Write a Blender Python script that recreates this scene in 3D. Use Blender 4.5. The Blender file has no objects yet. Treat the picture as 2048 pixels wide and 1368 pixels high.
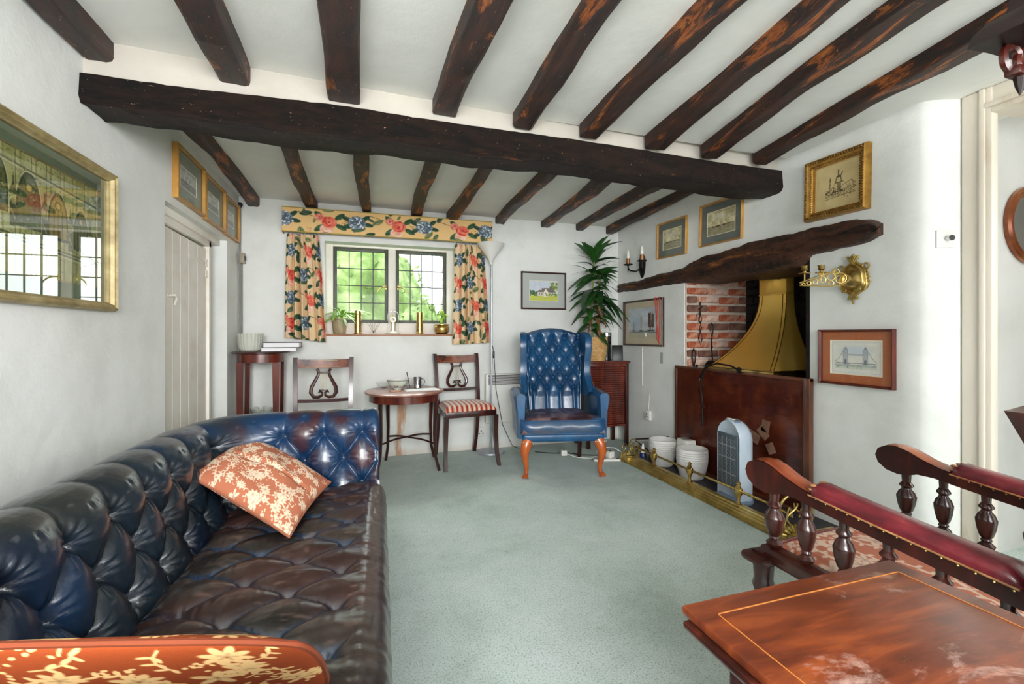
import bpy, bmesh, math, random
import numpy as np
from mathutils import Vector, Matrix, Euler
PI = math.pi
C = bpy.context.scene.collection
sc = bpy.context.scene

# ------------------------------------------------------------------ camera, sky, lights, exposure
TH = math.atan(284 / 890)
cam_d = bpy.data.cameras.new('camera'); cam = bpy.data.objects.new('camera', cam_d); C.objects.link(cam)
cam.location = (0, 0, 1.12); cam.rotation_euler = (PI / 2, 0, -TH)
cam_d.lens = 890 / 2048 * 36; cam_d.sensor_width = 36; cam_d.shift_y = -14 / 2048; cam_d.clip_start = 0.02
sc.camera = cam
sc.view_settings.view_transform = 'Standard'; sc.view_settings.look = 'None'
sc.view_settings.gamma = 1; sc.view_settings.use_curve_mapping = False
sc.view_settings.exposure = 1.1
sc.cycles.use_denoising = True
sc.cycles.max_bounces = 10; sc.cycles.diffuse_bounces = 6; sc.cycles.transparent_max_bounces = 24
sc.cycles.sample_clamp_indirect = 8
sc.cycles.caustics_reflective = False; sc.cycles.caustics_refractive = False
w = bpy.data.worlds.new('overcast_sky'); sc.world = w; w.use_nodes = True
bg = w.node_tree.nodes['Background']; bg.inputs[0].default_value = (0.93, 0.97, 1.0, 1); bg.inputs[1].default_value = 2.0

def area(name, loc, rot, sx, sy, power, col=(1, 1, 1)):
    l = bpy.data.lights.new(name, 'AREA'); l.shape = 'RECTANGLE'; l.size = sx; l.size_y = sy
    l.energy = power; l.color = col
    o = bpy.data.objects.new(name, l); C.objects.link(o); o.location = loc; o.rotation_euler = rot
    return o
# daylight at the right window behind the camera and at the cottage window
area('daylight_front_right', (1.5, -1.42, 1.5), (PI / 2 - .62, 0, .30), 1.3, 1.2, 30, (0.97, 0.98, 1.0))
area('fill_front_left', (-0.15, -1.42, 1.5), (PI / 2 - .62, 0, -.08), 1.2, 1.2, 72, (0.97, 0.985, 1.0))  # added lamp at an unseen left opening, for even fill across the room
area('daylight_cottage_window', (0.2, 5.35, 2.95), (-PI / 2 + 0.62, 0, 0), 1.6, 0.9, 60, (0.96, 1.0, 0.97))
area('daylight_hall', (3.9, 0.1, 1.9), (PI / 3, 0, 0.9), 0.5, 0.5, 5, (1, 0.95, 0.88))

# ------------------------------------------------------------------ small numeric helpers
def lin(c):
    if isinstance(c, str):
        c = tuple(int(c[i:i + 2], 16) for i in (0, 2, 4))
    r = []
    for x in c[:3]:
        x = x / 255
        r.append(x / 12.92 if x <= 0.04045 else ((x + 0.055) / 1.055) ** 2.4)
    return tuple(r) + (1,)
def lin_np(a):
    a = np.clip(a, 0, 255) / 255
    return np.where(a <= 0.04045, a / 12.92, ((a + 0.055) / 1.055) ** 2.4)
def _hash(i, j, k, s):
    h = (i * 374761393 + j * 668265263 + k * 2147483647 + s * 974634777) & 0xffffffff
    h = ((h ^ (h >> 13)) * 1274126177) & 0xffffffff
    return ((h ^ (h >> 16)) & 0xffff) / 65535.0
def vnoise(P, scale, seed=0):
    P = np.asarray(P, float) * scale + 100.0
    I = np.floor(P).astype(np.int64); Fr = P - I; Fr = Fr * Fr * (3 - 2 * Fr)
    out = 0
    for a in (0, 1):
        for b in (0, 1):
            for c in (0, 1):
                wgt = (Fr[..., 0] if a else 1 - Fr[..., 0]) * (Fr[..., 1] if b else 1 - Fr[..., 1]) * (Fr[..., 2] if c else 1 - Fr[..., 2])
                out = out + wgt * _hash(I[..., 0] + a, I[..., 1] + b, I[..., 2] + c, seed)
    return out
def sstep(a, b, x):
    t = np.clip((x - a) / (b - a), 0, 1); return t * t * (3 - 2 * t)
def lerp(a, b, t): return a + (b - a) * t

# ------------------------------------------------------------------ objects
def link(name, me, m=None, parent=None):
    o = bpy.data.objects.new(name, me); C.objects.link(o)
    if m is not None: me.materials.append(m)
    if parent is not None: o.parent = parent
    return o
def thing(name, label, cat, loc=(0, 0, 0), rotz=0, group=None, parent=None):
    o = bpy.data.objects.new(name, None); C.objects.link(o); o.empty_display_size = 0.1
    o.location = loc; o.rotation_euler = (0, 0, rotz); o['label'] = label; o['category'] = cat
    if group: o['group'] = group
    return o
def tag(o, label, cat, group=None):
    o['label'] = label; o['category'] = cat
    if group: o['group'] = group
    return o
def struct(o): o['kind'] = 'structure'; return o
def sempty(name, loc=(0, 0, 0)):
    o = bpy.data.objects.new(name, None); C.objects.link(o); o.location = loc; o['kind'] = 'structure'; return o
def dup(root, loc=None, rotz=None, label=None):
    r = root.copy(); C.objects.link(r)
    if loc is not None: r.location = loc
    if rotz is not None: r.rotation_euler = (0, 0, rotz)
    if label: r['label'] = label
    for ch in list(root.children):
        c = ch.copy(); C.objects.link(c); c.parent = r
        for g in list(ch.children):
            d = g.copy(); C.objects.link(d); d.parent = c
    return r

class M:
    def __init__(s): s.v = []; s.f = []
    def add(s, v, f):
        n = len(s.v); s.v += [tuple(p) for p in v]; s.f += [tuple(i + n for i in q) for q in f]; return s
    def box(s, c, d, bev=0, seg=2, rot=None):
        bm = bmesh.new(); bmesh.ops.create_cube(bm, size=1)
        bmesh.ops.scale(bm, vec=d, verts=bm.verts)
        if bev > 0: bmesh.ops.bevel(bm, geom=list(bm.edges), offset=min(bev, min(d) * 0.49), segments=seg, affect='EDGES', profile=0.5)
        if rot is not None: bmesh.ops.rotate(bm, matrix=Euler(rot).to_matrix(), verts=bm.verts)
        bmesh.ops.translate(bm, vec=c, verts=bm.verts)
        bm.verts.index_update()
        s.add([v.co[:] for v in bm.verts], [[v.index for v in f.verts] for f in bm.faces]); bm.free(); return s
    def b2(s, x0, x1, y0, y1, z0, z1, bev=0, seg=2):
        return s.box(((x0 + x1) / 2, (y0 + y1) / 2, (z0 + z1) / 2), (abs(x1 - x0), abs(y1 - y0), abs(z1 - z0)), bev, seg)
    def tube(s, pts, r, n=8, closed=False, cap=True, flat=1.0):
        pts = [Vector(p) for p in pts]; N = len(pts)
        rr = r if isinstance(r, (list, tuple)) else [r] * N
        vs = []; prev = None
        for i, p in enumerate(pts):
            if closed: t = pts[(i + 1) % N] - pts[i - 1]
            else: t = pts[min(i + 1, N - 1)] - pts[max(i - 1, 0)]
            if t.length < 1e-9: t = Vector((0, 0, 1))
            t.normalize()
            if prev is None:
                up = Vector((0, 0, 1)) if abs(t.z) < 0.9 else Vector((1, 0, 0))
                a = t.cross(up).normalized()
            else:
                a = (prev - t * prev.dot(t))
                a = a.normalized() if a.length > 1e-6 else t.orthogonal().normalized()
            b = t.cross(a); prev = a
            for k in range(n):
                q = 2 * PI * k / n; vs.append(p + (a * math.cos(q) + b * math.sin(q) * flat) * rr[i])
        fs = []
        for i in range(N if closed else N - 1):
            for k in range(n):
                j = (i + 1) % N
                fs.append((i * n + k, i * n + (k + 1) % n, j * n + (k + 1) % n, j * n + k))
        if cap and not closed:
            fs.append(tuple(range(n))[::-1]); fs.append(tuple((N - 1) * n + k for k in range(n)))
        return s.add(vs, fs)
    def lathe(s, prof, n=24, c=(0, 0, 0), axis='z', sx=1.0, sy=1.0, cap=True):
        vs = []
        for r, z in prof:
            for k in range(n):
                q = 2 * PI * k / n; x, y = r * math.cos(q) * sx, r * math.sin(q) * sy
                p = (x, y, z) if axis == 'z' else ((z, x, y) if axis == 'x' else (x, z, y))
                vs.append((p[0] + c[0], p[1] + c[1], p[2] + c[2]))
        fs = [(i * n + k, i * n + (k + 1) % n, (i + 1) * n + (k + 1) % n, (i + 1) * n + k) for i in range(len(prof) - 1) for k in range(n)]
        if cap:
            fs.append(tuple(range(n))[::-1]); fs.append(tuple((len(prof) - 1) * n + k for k in range(n)))
        return s.add(vs, fs)
    def prism(s, poly, a0, a1, axis='y'):
        n = len(poly)
        def P(u, v, a): return (u, a, v) if axis == 'y' else ((a, u, v) if axis == 'x' else (u, v, a))
        vs = [P(u, v, a0) for u, v in poly] + [P(u, v, a1) for u, v in poly]
        fs = [tuple(range(n)), tuple(range(2 * n - 1, n - 1, -1))] + [(i, (i + 1) % n, n + (i + 1) % n, n + i) for i in range(n)]
        return s.add(vs, fs)
    def ball(s, c, r, n=12, m=8, sz=1.0):
        prof = [(max(r * math.sin(PI * i / m), 1e-4), -r * sz * math.cos(PI * i / m)) for i in range(m + 1)]
        return s.lathe(prof, n, c)
    def torus(s, c, R, r, axis='z', n=20, k=6, sx=1, sy=1):
        pts = []
        for i in range(n):
            q = 2 * PI * i / n; a, b = R * math.cos(q) * sx, R * math.sin(q) * sy
            p = (a, b, 0) if axis == 'z' else ((0, a, b) if axis == 'x' else (a, 0, b))
            pts.append((c[0] + p[0], c[1] + p[1], c[2] + p[2]))
        return s.tube(pts, r, k, closed=True)
    def grid(s, fn, nu, nv, closeu=False):
        vs = [fn(i / (nu - (0 if closeu else 1)), j / (nv - 1)) for j in range(nv) for i in range(nu)]
        fs = [(j * nu + i, j * nu + (i + 1) % nu, (j + 1) * nu + (i + 1) % nu, (j + 1) * nu + i) for j in range(nv - 1) for i in range(nu if closeu else nu - 1)]
        return s.add(vs, fs)
    def ring_loft(s, rings, cap=True):
        n = len(rings[0]); vs = [p for r in rings for p in r]
        fs = [(i * n + k, i * n + (k + 1) % n, (i + 1) * n + (k + 1) % n, (i + 1) * n + k) for i in range(len(rings) - 1) for k in range(n)]
        if cap: fs.append(tuple(range(n))[::-1]); fs.append(tuple((len(rings) - 1) * n + k for k in range(n)))
        return s.add(vs, fs)
    def xf(s, mat):
        s.v = [tuple(mat @ Vector(p)) for p in s.v]; return s
    def mesh(s, name, ang=0.6):
        me = bpy.data.meshes.new(name); me.from_pydata(s.v, [], s.f)
        bm = bmesh.new(); bm.from_mesh(me)
        bmesh.ops.recalc_face_normals(bm, faces=bm.faces)
        for f in bm.faces: f.smooth = True
        for e in bm.edges:
            if len(e.link_faces) == 2 and e.calc_face_angle(0) > ang: e.smooth = False
        bm.to_mesh(me); bm.free(); return me
    def o(s, name, m, parent=None, ang=0.6):
        return link(name, s.mesh(name, ang), m, parent)

def npmesh(name, P, nu, nv, m, parent=None, col=None, closeu=False, flip=False):
    """P: (nv, nu, 3) numpy grid, col: (nv, nu, 3) sRGB 0..255"""
    me = bpy.data.meshes.new(name)
    idx = np.arange(nu * nv).reshape(nv, nu)
    a = idx[:-1, :-1]; b = idx[:-1, 1:]; c = idx[1:, 1:]; d = idx[1:, :-1]
    if closeu:
        idx2 = np.concatenate([idx, idx[:, :1]], 1); a = idx2[:-1, :-1]; b = idx2[:-1, 1:]; c = idx2[1:, 1:]; d = idx2[1:, :-1]
    q = np.stack([a, d, c, b] if flip else [a, b, c, d], -1).reshape(-1, 4)
    me.vertices.add(nu * nv); me.vertices.foreach_set('co', P.reshape(-1).astype(np.float32))
    me.loops.add(q.size); me.loops.foreach_set('vertex_index', q.reshape(-1).astype(np.int32))
    me.polygons.add(len(q)); me.polygons.foreach_set('loop_start', np.arange(0, q.size, 4, dtype=np.int32))
    me.polygons.foreach_set('loop_total', np.full(len(q), 4, dtype=np.int32))
    me.polygons.foreach_set('use_smooth', np.ones(len(q), dtype=bool))
    me.update(calc_edges=True); me.validate()
    if col is not None:
        at = me.color_attributes.new('Col', 'FLOAT_COLOR', 'POINT')
        c4 = np.ones((nu * nv, 4), np.float32); c4[:, :3] = lin_np(col.reshape(-1, 3)); at.data.foreach_set('color', c4.reshape(-1))
    return link(name, me, m, parent)

# ------------------------------------------------------------------ materials
def newmat(name):
    m = bpy.data.materials.new(name); m.use_nodes = True; nt = m.node_tree
    return m, nt, nt.nodes['Principled BSDF']
def N(nt, t, **k):
    n = nt.nodes.new(t)
    for a, b in k.items(): setattr(n, a, b)
    return n
def noise_node(nt, scale, detail=4, rough=0.6, stretch=(1, 1, 1), dist=0.0):
    tc = N(nt, 'ShaderNodeTexCoord'); mp = N(nt, 'ShaderNodeMapping'); mp.inputs['Scale'].default_value = stretch
    nt.links.new(tc.outputs['Object'], mp.inputs[0])
    n = N(nt, 'ShaderNodeTexNoise'); n.inputs['Scale'].default_value = scale; n.inputs['Detail'].default_value = detail
    n.inputs['Roughness'].default_value = rough; n.inputs['Distortion'].default_value = dist
    nt.links.new(mp.outputs[0], n.inputs['Vector']); return n
def ramp(nt, src, stops):
    r = N(nt, 'ShaderNodeValToRGB'); e = r.color_ramp.elements
    e[0].position = stops[0][0]; e[0].color = lin(stops[0][1]); e[1].position = stops[-1][0]; e[1].color = lin(stops[-1][1])
    for p, c in stops[1:-1]:
        x = e.new(p); x.color = lin(c)
    nt.links.new(src, r.inputs[0]); return r
def addbump(nt, bs, src, strength=0.3, dist=0.01):
    b = N(nt, 'ShaderNodeBump'); b.inputs['Strength'].default_value = strength; b.inputs['Distance'].default_value = dist
    nt.links.new(src, b.inputs['Height']); nt.links.new(b.outputs[0], bs.inputs['Normal']); return b
def mat(name, stops, scale=8, rough=0.5, metal=0, stretch=(1, 1, 1), bump=0, bscale=None, coat=0, detail=5, dist=0, bdist=0.004, spec=0.5, rvar=0):
    m, nt, bs = newmat(name)
    if isinstance(stops, (str, tuple)) and not isinstance(stops[0], tuple): stops = [(0, stops), (1, stops)]
    n = noise_node(nt, scale, detail, 0.6, stretch, dist)
    r = ramp(nt, n.outputs[0], stops); nt.links.new(r.outputs[0], bs.inputs['Base Color'])
    bs.inputs['Roughness'].default_value = rough; bs.inputs['Metallic'].default_value = metal
    bs.inputs['Coat Weight'].default_value = coat; bs.inputs['Coat Roughness'].default_value = 0.12
    bs.inputs['Specular IOR Level'].default_value = spec
    if rvar:
        mr = N(nt, 'ShaderNodeMapRange'); mr.inputs[3].default_value = rough - rvar; mr.inputs[4].default_value = rough + rvar
        nt.links.new(n.outputs[0], mr.inputs[0]); nt.links.new(mr.outputs[0], bs.inputs['Roughness'])
    if bump:
        b = noise_node(nt, bscale or scale * 3, 5, 0.65, stretch); addbump(nt, bs, b.outputs[0], bump, bdist)
    return m
def painted(name, rough=0.7, bump=0, bscale=60, coat=0, spec=0.3, bdist=0.002, stretch=(1, 1, 1), sheen=0):
    m, nt, bs = newmat(name)
    a = N(nt, 'ShaderNodeVertexColor', layer_name='Col'); nt.links.new(a.outputs[0], bs.inputs['Base Color'])
    bs.inputs['Roughness'].default_value = rough; bs.inputs['Coat Weight'].default_value = coat
    bs.inputs['Coat Roughness'].default_value = 0.15
    bs.inputs['Specular IOR Level'].default_value = spec; bs.inputs['Sheen Weight'].default_value = sheen
    if bump:
        b = noise_node(nt, bscale, 5, 0.6, stretch); addbump(nt, bs, b.outputs[0], bump, bdist)
    return m
def glassmat(name, tint=(1, 1, 1), refl=1.0, rough=0.0, edge=1.45):
    m = bpy.data.materials.new(name); m.use_nodes = True; nt = m.node_tree; nt.nodes.clear()
    out = N(nt, 'ShaderNodeOutputMaterial'); mx = N(nt, 'ShaderNodeMixShader'); tr = N(nt, 'ShaderNodeBsdfTransparent'); gl = N(nt, 'ShaderNodeBsdfGlossy')
    tr.inputs[0].default_value = tuple(tint) + (1,); gl.inputs['Roughness'].default_value = rough
    lw = N(nt, 'ShaderNodeLayerWeight'); lw.inputs[0].default_value = .5
    p5 = N(nt, 'ShaderNodeMath', operation='POWER'); p5.inputs[1].default_value = 5.0; nt.links.new(lw.outputs['Facing'], p5.inputs[0])
    sc5 = N(nt, 'ShaderNodeMath', operation='MULTIPLY_ADD'); sc5.inputs[1].default_value = .96; sc5.inputs[2].default_value = .04; nt.links.new(p5.outputs[0], sc5.inputs[0])
    mr = N(nt, 'ShaderNodeMath', operation='MULTIPLY'); mr.inputs[1].default_value = refl
    nt.links.new(sc5.outputs[0], mr.inputs[0]); mr.use_clamp = True
    nt.links.new(mr.outputs[0], mx.inputs[0]); nt.links.new(tr.outputs[0], mx.inputs[1]); nt.links.new(gl.outputs[0], mx.inputs[2])
    nt.links.new(mx.outputs[0], out.inputs[0]); return m

m_plaster = mat('white_plaster', [(0.3, 'd9dad4'), (0.5, 'e6e7e2'), (0.7, 'ecedea')], 2.2, 0.75, bump=0.35, bscale=7, bdist=0.012)
m_ceil = mat('ceiling_plaster', [(0.3, 'dcdbd4'), (0.6, 'e6e5df')], 2.5, 0.8, bump=0.3, bscale=6, bdist=0.012)
m_cream = mat('cream_paint', [(0.25, 'e2d9c8'), (0.5, 'efe9de'), (0.8, 'f4efe6')], 5, 0.45, bump=0.15, bscale=20)
m_casing = mat('casing_paint', [(0.3, 'c2ab86'), (0.42, 'e0d6c6'), (0.8, 'e9e1d4')], 4, 0.45, stretch=(1, 1, 0.25), bump=0.1, bscale=20)
def carpet_mat():
    m, nt, bs = newmat('green_carpet'); n = noise_node(nt, 2.2, 6, .7); r = ramp(nt, n.outputs[0], [(0.3, 'b9c8c0'), (0.48, 'ccd9d3'), (0.7, 'dae4e0')])
    f = noise_node(nt, 150, 3, .7); r2 = ramp(nt, f.outputs[0], [(0.34, 'a9b8ac'), (0.5, 'ffffff'), (0.8, 'ffffff')])
    g = noise_node(nt, 26, 6, .8); r3 = ramp(nt, g.outputs[0], [(0.28, 'a6b4aa'), (0.4, 'ffffff'), (0.8, 'ffffff')])
    prev = r.outputs[0]
    for x in (r2, r3):
        mx = N(nt, 'ShaderNodeMix', data_type='RGBA', blend_type='MULTIPLY'); mx.inputs[0].default_value = .8; nt.links.new(prev, mx.inputs[6]); nt.links.new(x.outputs[0], mx.inputs[7]); prev = mx.outputs[2]
    nt.links.new(prev, bs.inputs['Base Color']); bs.inputs['Roughness'].default_value = .95; bs.inputs['Specular IOR Level'].default_value = .1
    b = noise_node(nt, 300, 4, .7); addbump(nt, bs, b.outputs[0], .9, .004); return m
m_carpet = carpet_mat()
def beam_mat(name, dark, mid, orange, amt, rough=.42, spec=.5):
    m, nt, bs = newmat(name)
    n1 = noise_node(nt, 13, 10, 0.8, (0.4, 1.6, 1.6), .3); r1 = ramp(nt, n1.outputs[0], [(0.42, dark), (0.60, mid)])
    n2 = noise_node(nt, 3.2, 9, 0.76, (0.55, 3.0, 3.0), 0.9)
    mr = N(nt, 'ShaderNodeMapRange'); mr.inputs[1].default_value = amt; mr.inputs[2].default_value = amt + 0.05
    nt.links.new(n2.outputs[0], mr.inputs[0])
    mx = N(nt, 'ShaderNodeMix', data_type='RGBA'); nt.links.new(mr.outputs[0], mx.inputs[0]); nt.links.new(r1.outputs[0], mx.inputs[6])
    ob_ = tuple('%02x' % int(int(orange[i:i + 2], 16) * .5) for i in (0, 2, 4)); r2 = ramp(nt, n1.outputs[0], [(0.40, ''.join(ob_)), (0.53, orange), (0.66, 'cf8a44')]); nt.links.new(r2.outputs[0], mx.inputs[7])
    n3 = noise_node(nt, 110, 2, 0.5, (0.6, 1, 1)); m3 = N(nt, 'ShaderNodeMapRange'); m3.inputs[1].default_value = 0.71; m3.inputs[2].default_value = 0.76
    nt.links.new(n3.outputs[0], m3.inputs[0])
    mx2 = N(nt, 'ShaderNodeMix', data_type='RGBA'); nt.links.new(m3.outputs[0], mx2.inputs[0]); nt.links.new(mx.outputs[2], mx2.inputs[6]); mx2.inputs[7].default_value = lin('b58a68')
    nt.links.new(mx2.outputs[2], bs.inputs['Base Color']); bs.inputs['Roughness'].default_value = rough; bs.inputs['Specular IOR Level'].default_value = spec
    nb = noise_node(nt, 16, 10, 0.8, (0.3, 2, 2)); addbump(nt, bs, nb.outputs[0], 1.0, 0.016)
    return m
m_joist = beam_mat('stained_joist_oak', '150a07', '47210f', 'b25c18', 0.56)
m_beam = beam_mat('dark_beam_oak', '0c0806', '2a1911', '60351c', 0.62, .62, .3)
m_mantel = beam_mat('mantel_oak', '1d0f09', '5a3420', 'a05a24', 0.58)
m_mahog = mat('mahogany', [(0.3, '35100a'), (0.5, '581d10'), (0.72, '7c3217')], 5, 0.28, stretch=(4, 4, 0.6), coat=0.5)
m_mahogd = mat('dark_mahogany', [(0.3, '1d0b08'), (0.55, '3a140d'), (0.75, '5c2212')], 6, 0.3, stretch=(3, 3, 0.6), coat=0.35)
m_leg = mat('orange_brown_leg', [(0.3, '9a4418'), (0.6, 'b85a22'), (0.8, 'c46b2c')], 6, 0.25, coat=0.5)
m_rosew = mat('scroll_mahogany', [(0.3, '6a2a12'), (0.5, '8c3d1c'), (0.75, 'b0602f')], 5, 0.3, stretch=(3, 1, 3), coat=0.4)
m_brass = mat('brass', [(0.3, 'a8884a'), (0.55, 'c8aa66'), (0.8, 'dcc488')], 9, 0.28, 1, bump=0.12, bscale=30, rvar=0.08)
m_brassold = mat('aged_brass', [(0.3, '8c7438'), (0.55, 'c4a962'), (0.75, 'dcc890')], 7, 0.38, .8, bump=0.2, bscale=40, rvar=0.1)
m_hood = mat('hood_brass', [(0.3, 'dcac48'), (0.75, 'f4cc6c')], 2, 0.27, .55, bump=0.06, bscale=6, detail=2)
m_iron = mat('wrought_iron', [(0.3, '12100f'), (0.7, '2c2622')], 20, 0.5, 0.6, bump=0.3)
m_gilt = mat('gilt_frame', [(0.3, '8a6226'), (0.55, 'b88a3e'), (0.8, 'd2aa60')], 14, 0.38, 0.65, bump=0.25, bscale=60)
m_giltpale = mat('pale_gilt_frame', [(0.3, '85744a'), (0.55, 'ad9b6c'), (0.8, 'cbbd92')], 14, 0.45, 0.25, bump=0.15, bscale=50)
m_oakframe = mat('golden_frame_wood', [(0.3, 'a8732c'), (0.7, 'c99848')], 8, 0.4, stretch=(1, 1, 1), coat=0.2)
m_redframe = mat('red_brown_frame', [(0.3, '45140c'), (0.7, '6a2616')], 8, 0.3, coat=0.4)
m_darkframe = mat('dark_frame', [(0.3, '2c1512'), (0.7, '4a2a22')], 8, 0.35, coat=0.3)
m_white = mat('white_plastic', 'e8e6df', 4, 0.4)
m_whiteglaze = mat('white_stoneware', [(0.3, 'cfccc8'), (0.7, 'e6e3df')], 6, 0.55, bump=0.2, bscale=25)
m_black = mat('black_plastic', '141414', 4, 0.4)
m_leadgrey = mat('casement_grey', [(0.3, '3f4237'), (0.7, '5a5c4e')], 8, 0.5)
m_lead = mat('lead_came', '3a3d3c', 8, 0.5)
m_chrome = mat('chrome', 'c8c8cc', 4, 0.15, 1)
m_silver = mat('grey_metal', [(0.3, '9da2a8'), (0.7, 'bcc0c4')], 6, 0.35, 0.5)
m_glass = glassmat('clear_glass')
m_pane = glassmat('window_glass', (0.97, 1, 0.97), 0.06)
m_picglass = glassmat('picture_glass', (1, 1, 1), 0.5)
m_picglass2 = glassmat('large_picture_glass', (1, 1, 1), 2.4)
m_cutglass = glassmat('cut_glass', (.93, .95, .93), 3.0)
m_paint = painted('painted_paper', 0.75)
m_brick1 = mat('red_brick', [(0.32, '8f4a34'), (0.48, 'b8603f'), (0.62, 'cf9a80')], 18, 0.9, bump=0.7, bscale=30, bdist=0.006)
m_brick2 = mat('pale_brick', [(0.32, 'b06a50'), (0.45, 'd0987e'), (0.6, 'e2c9b8')], 18, 0.9, bump=0.7, bscale=30, bdist=0.006)
m_brick3 = mat('sooty_brick', [(0.3, '4a3a30'), (0.5, '7d5546'), (0.72, '96705c')], 12, 0.9, bump=0.7, bscale=30, bdist=0.006)
m_soot = mat('soot_black_brick', [(0.3, '0a0807'), (0.7, '1e1512')], 12, 0.95, bump=0.5, bscale=30)
m_mortar = mat('lime_mortar', [(0.3, 'c4b4a4'), (0.7, 'e0d4c6')], 20, 0.95, bump=0.6, bscale=50)
m_slate = mat('hearth_slate', [(0.3, '1d1c1d'), (0.7, '39363a')], 6, 0.5, bump=0.3)
m_leaf = mat('plant_leaf', [(0.3, '1d4018'), (0.55, '2f6024'), (0.8, '4d8433')], 5, 0.4)
m_leafl = mat('light_leaf', [(0.3, '6f9a3a'), (0.55, '9ac455'), (0.8, 'c0dd84')], 8, 0.45)
m_leafb = mat('brown_leaf', [(0.3, '5a3520'), (0.7, '9a6a48')], 6, 0.6)
m_stem = mat('plant_cane', [(0.3, '5d6a34'), (0.7, '8d9456')], 12, 0.6)
m_basket = mat('woven_basket', [(0.3, 'b58850'), (0.55, 'cfa66c'), (0.8, 'dfc090')], 30, 0.8, bump=0.4, bscale=90)
m_terr = mat('grey_wood_pot', [(0.3, '8c7a5c'), (0.6, 'b8a684'), (0.8, 'd0c4a8')], 10, 0.8, stretch=(5, 5, 0.6), bump=0.3)
m_sillwood = mat('sill_wood', [(0.3, '8c5a3a'), (0.7, 'b58260')], 6, 0.4, stretch=(0.5, 3, 3))
m_paper = mat('white_paper', 'eeecee', 4, 0.7)
m_blackcover = mat('black_cover', '1a1618', 4, 0.5)
m_candle = mat('candle_white', 'f4f0e4', 4, 0.4)
# ------------------------------------------------------------------ numpy painter (colours go onto fine meshes)
class Cv:
    def __init__(s, w, h, bg): s.w, s.h = w, h; s.a = np.empty((h, w, 3)); s.a[:] = bg; s.r = random.Random(7)
    def blob(s, x, y, rx, ry, col, rot=0.0, al=1.0, soft=0.25):
        R = max(rx, ry) + 1; x0, x1 = max(0, int(x - R)), min(s.w, int(x + R) + 2); y0, y1 = max(0, int(y - R)), min(s.h, int(y + R) + 2)
        if x0 >= x1 or y0 >= y1: return
        yy, xx = np.mgrid[y0:y1, x0:x1]; c, n = math.cos(rot), math.sin(rot)
        u = ((xx - x) * c + (yy - y) * n) / max(rx, .3); v = (-(xx - x) * n + (yy - y) * c) / max(ry, .3)
        m = np.clip((1 - np.sqrt(u * u + v * v)) / soft, 0, 1)[..., None] * al
        s.a[y0:y1, x0:x1] = s.a[y0:y1, x0:x1] * (1 - m) + np.array(col, float) * m
    def line(s, pts, wd, col, al=1.0):
        for (xa, ya), (xb, yb) in zip(pts[:-1], pts[1:]):
            n = max(2, int(math.hypot(xb - xa, yb - ya) / max(wd * .5, .5)))
            for i in range(n + 1): s.blob(lerp(xa, xb, i / n), lerp(ya, yb, i / n), wd / 2 + .4, wd / 2 + .4, col, 0, al, .6)
    def poly(s, pts, col, al=1.0):
        yy, xx = np.mgrid[0:s.h, 0:s.w]; m = np.zeros((s.h, s.w), bool); n = len(pts)
        for i in range(n):
            (x1, y1), (x2, y2) = pts[i], pts[(i + 1) % n]
            if y1 == y2: continue
            c = ((y1 > yy) != (y2 > yy)) & (xx < (x2 - x1) * (yy - y1) / (y2 - y1) + x1); m ^= c
        s.a[m] = s.a[m] * (1 - al) + np.array(col, float) * al
    def rect(s, x0, y0, x1, y1, col, al=1.0):
        x0, y0, x1, y1 = [int(round(t)) for t in (x0, y0, x1, y1)]
        s.a[max(0, y0):y1, max(0, x0):x1] = s.a[max(0, y0):y1, max(0, x0):x1] * (1 - al) + np.array(col, float) * al
    def noise(s, amt, sc=.05, seed=0):
        yy, xx = np.mgrid[0:s.h, 0:s.w]; P = np.stack([xx, yy, xx * 0], -1)
        s.a += ((vnoise(P, sc, seed) + .5 * vnoise(P, sc * 2.7, seed + 1) - .75) * amt)[..., None]
    def leaf(s, x, y, L, rot, col=(58, 84, 62)):
        s.blob(x, y, L, L * .48, col, rot, 1, .2)
        s.blob(x - .1 * L * math.sin(rot), y + .15 * L * math.cos(rot), L * .8, L * .18, tuple(c * 1.35 + 12 for c in col), rot, .55, .5)
        c, n = math.cos(rot), math.sin(rot); s.line([(x - L * c * .9, y - L * n * .9), (x + L * c * .9, y + L * n * .9)], max(.6, L * .07), tuple(c_ * .6 for c_ in col), .7)
    def rose(s, x, y, R, col, dk, lt):
        r = s.r; s.blob(x, y, R, R * .92, col, 0, 1, .15)
        for k in range(22):
            q = r.random() * 6.28; d = R * (.15 + .7 * r.random()); c = [dk, lt, col][k % 3]
            s.blob(x + d * math.cos(q), y + d * math.sin(q), R * .34, R * .16, c, q + 1.57 + r.uniform(-.3, .3), .75, .4)
        s.blob(x, y, R * .25, R * .2, dk, .5, .9, .5)
    def hyd(s, x, y, R, cols=((150, 165, 178), (222, 228, 226), (96, 112, 134), (52, 62, 84))):
        r = s.r; s.blob(x, y, R, R * .9, cols[3], 0, 1, .1)
        for k in range(int(60)):
            q = r.random() * 6.28; d = R * math.sqrt(r.random()) * .98
            s.blob(x + d * math.cos(q), y + d * math.sin(q) * .9, R * .13, R * .11, cols[k % 3], q, .95, .3)
    def sprig(s, x, y, R, col=(196, 120, 66)):
        r = s.r
        for k in range(26):
            q = r.random() * 6.28; d = R * math.sqrt(r.random()); s.blob(x + d * math.cos(q), y + d * math.sin(q) * .8, R * .14, R * .1, col if k % 3 else (110, 120, 60), q, .8, .4)
    def flower(s, x, y, R, col, n=6):
        r = s.r; q0 = r.random() * 6
        for k in range(n):
            q = q0 + k * 6.283 / n; s.blob(x + R * .55 * math.cos(q), y + R * .55 * math.sin(q), R * .5, R * .24, col, q, 1, .3)

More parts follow.
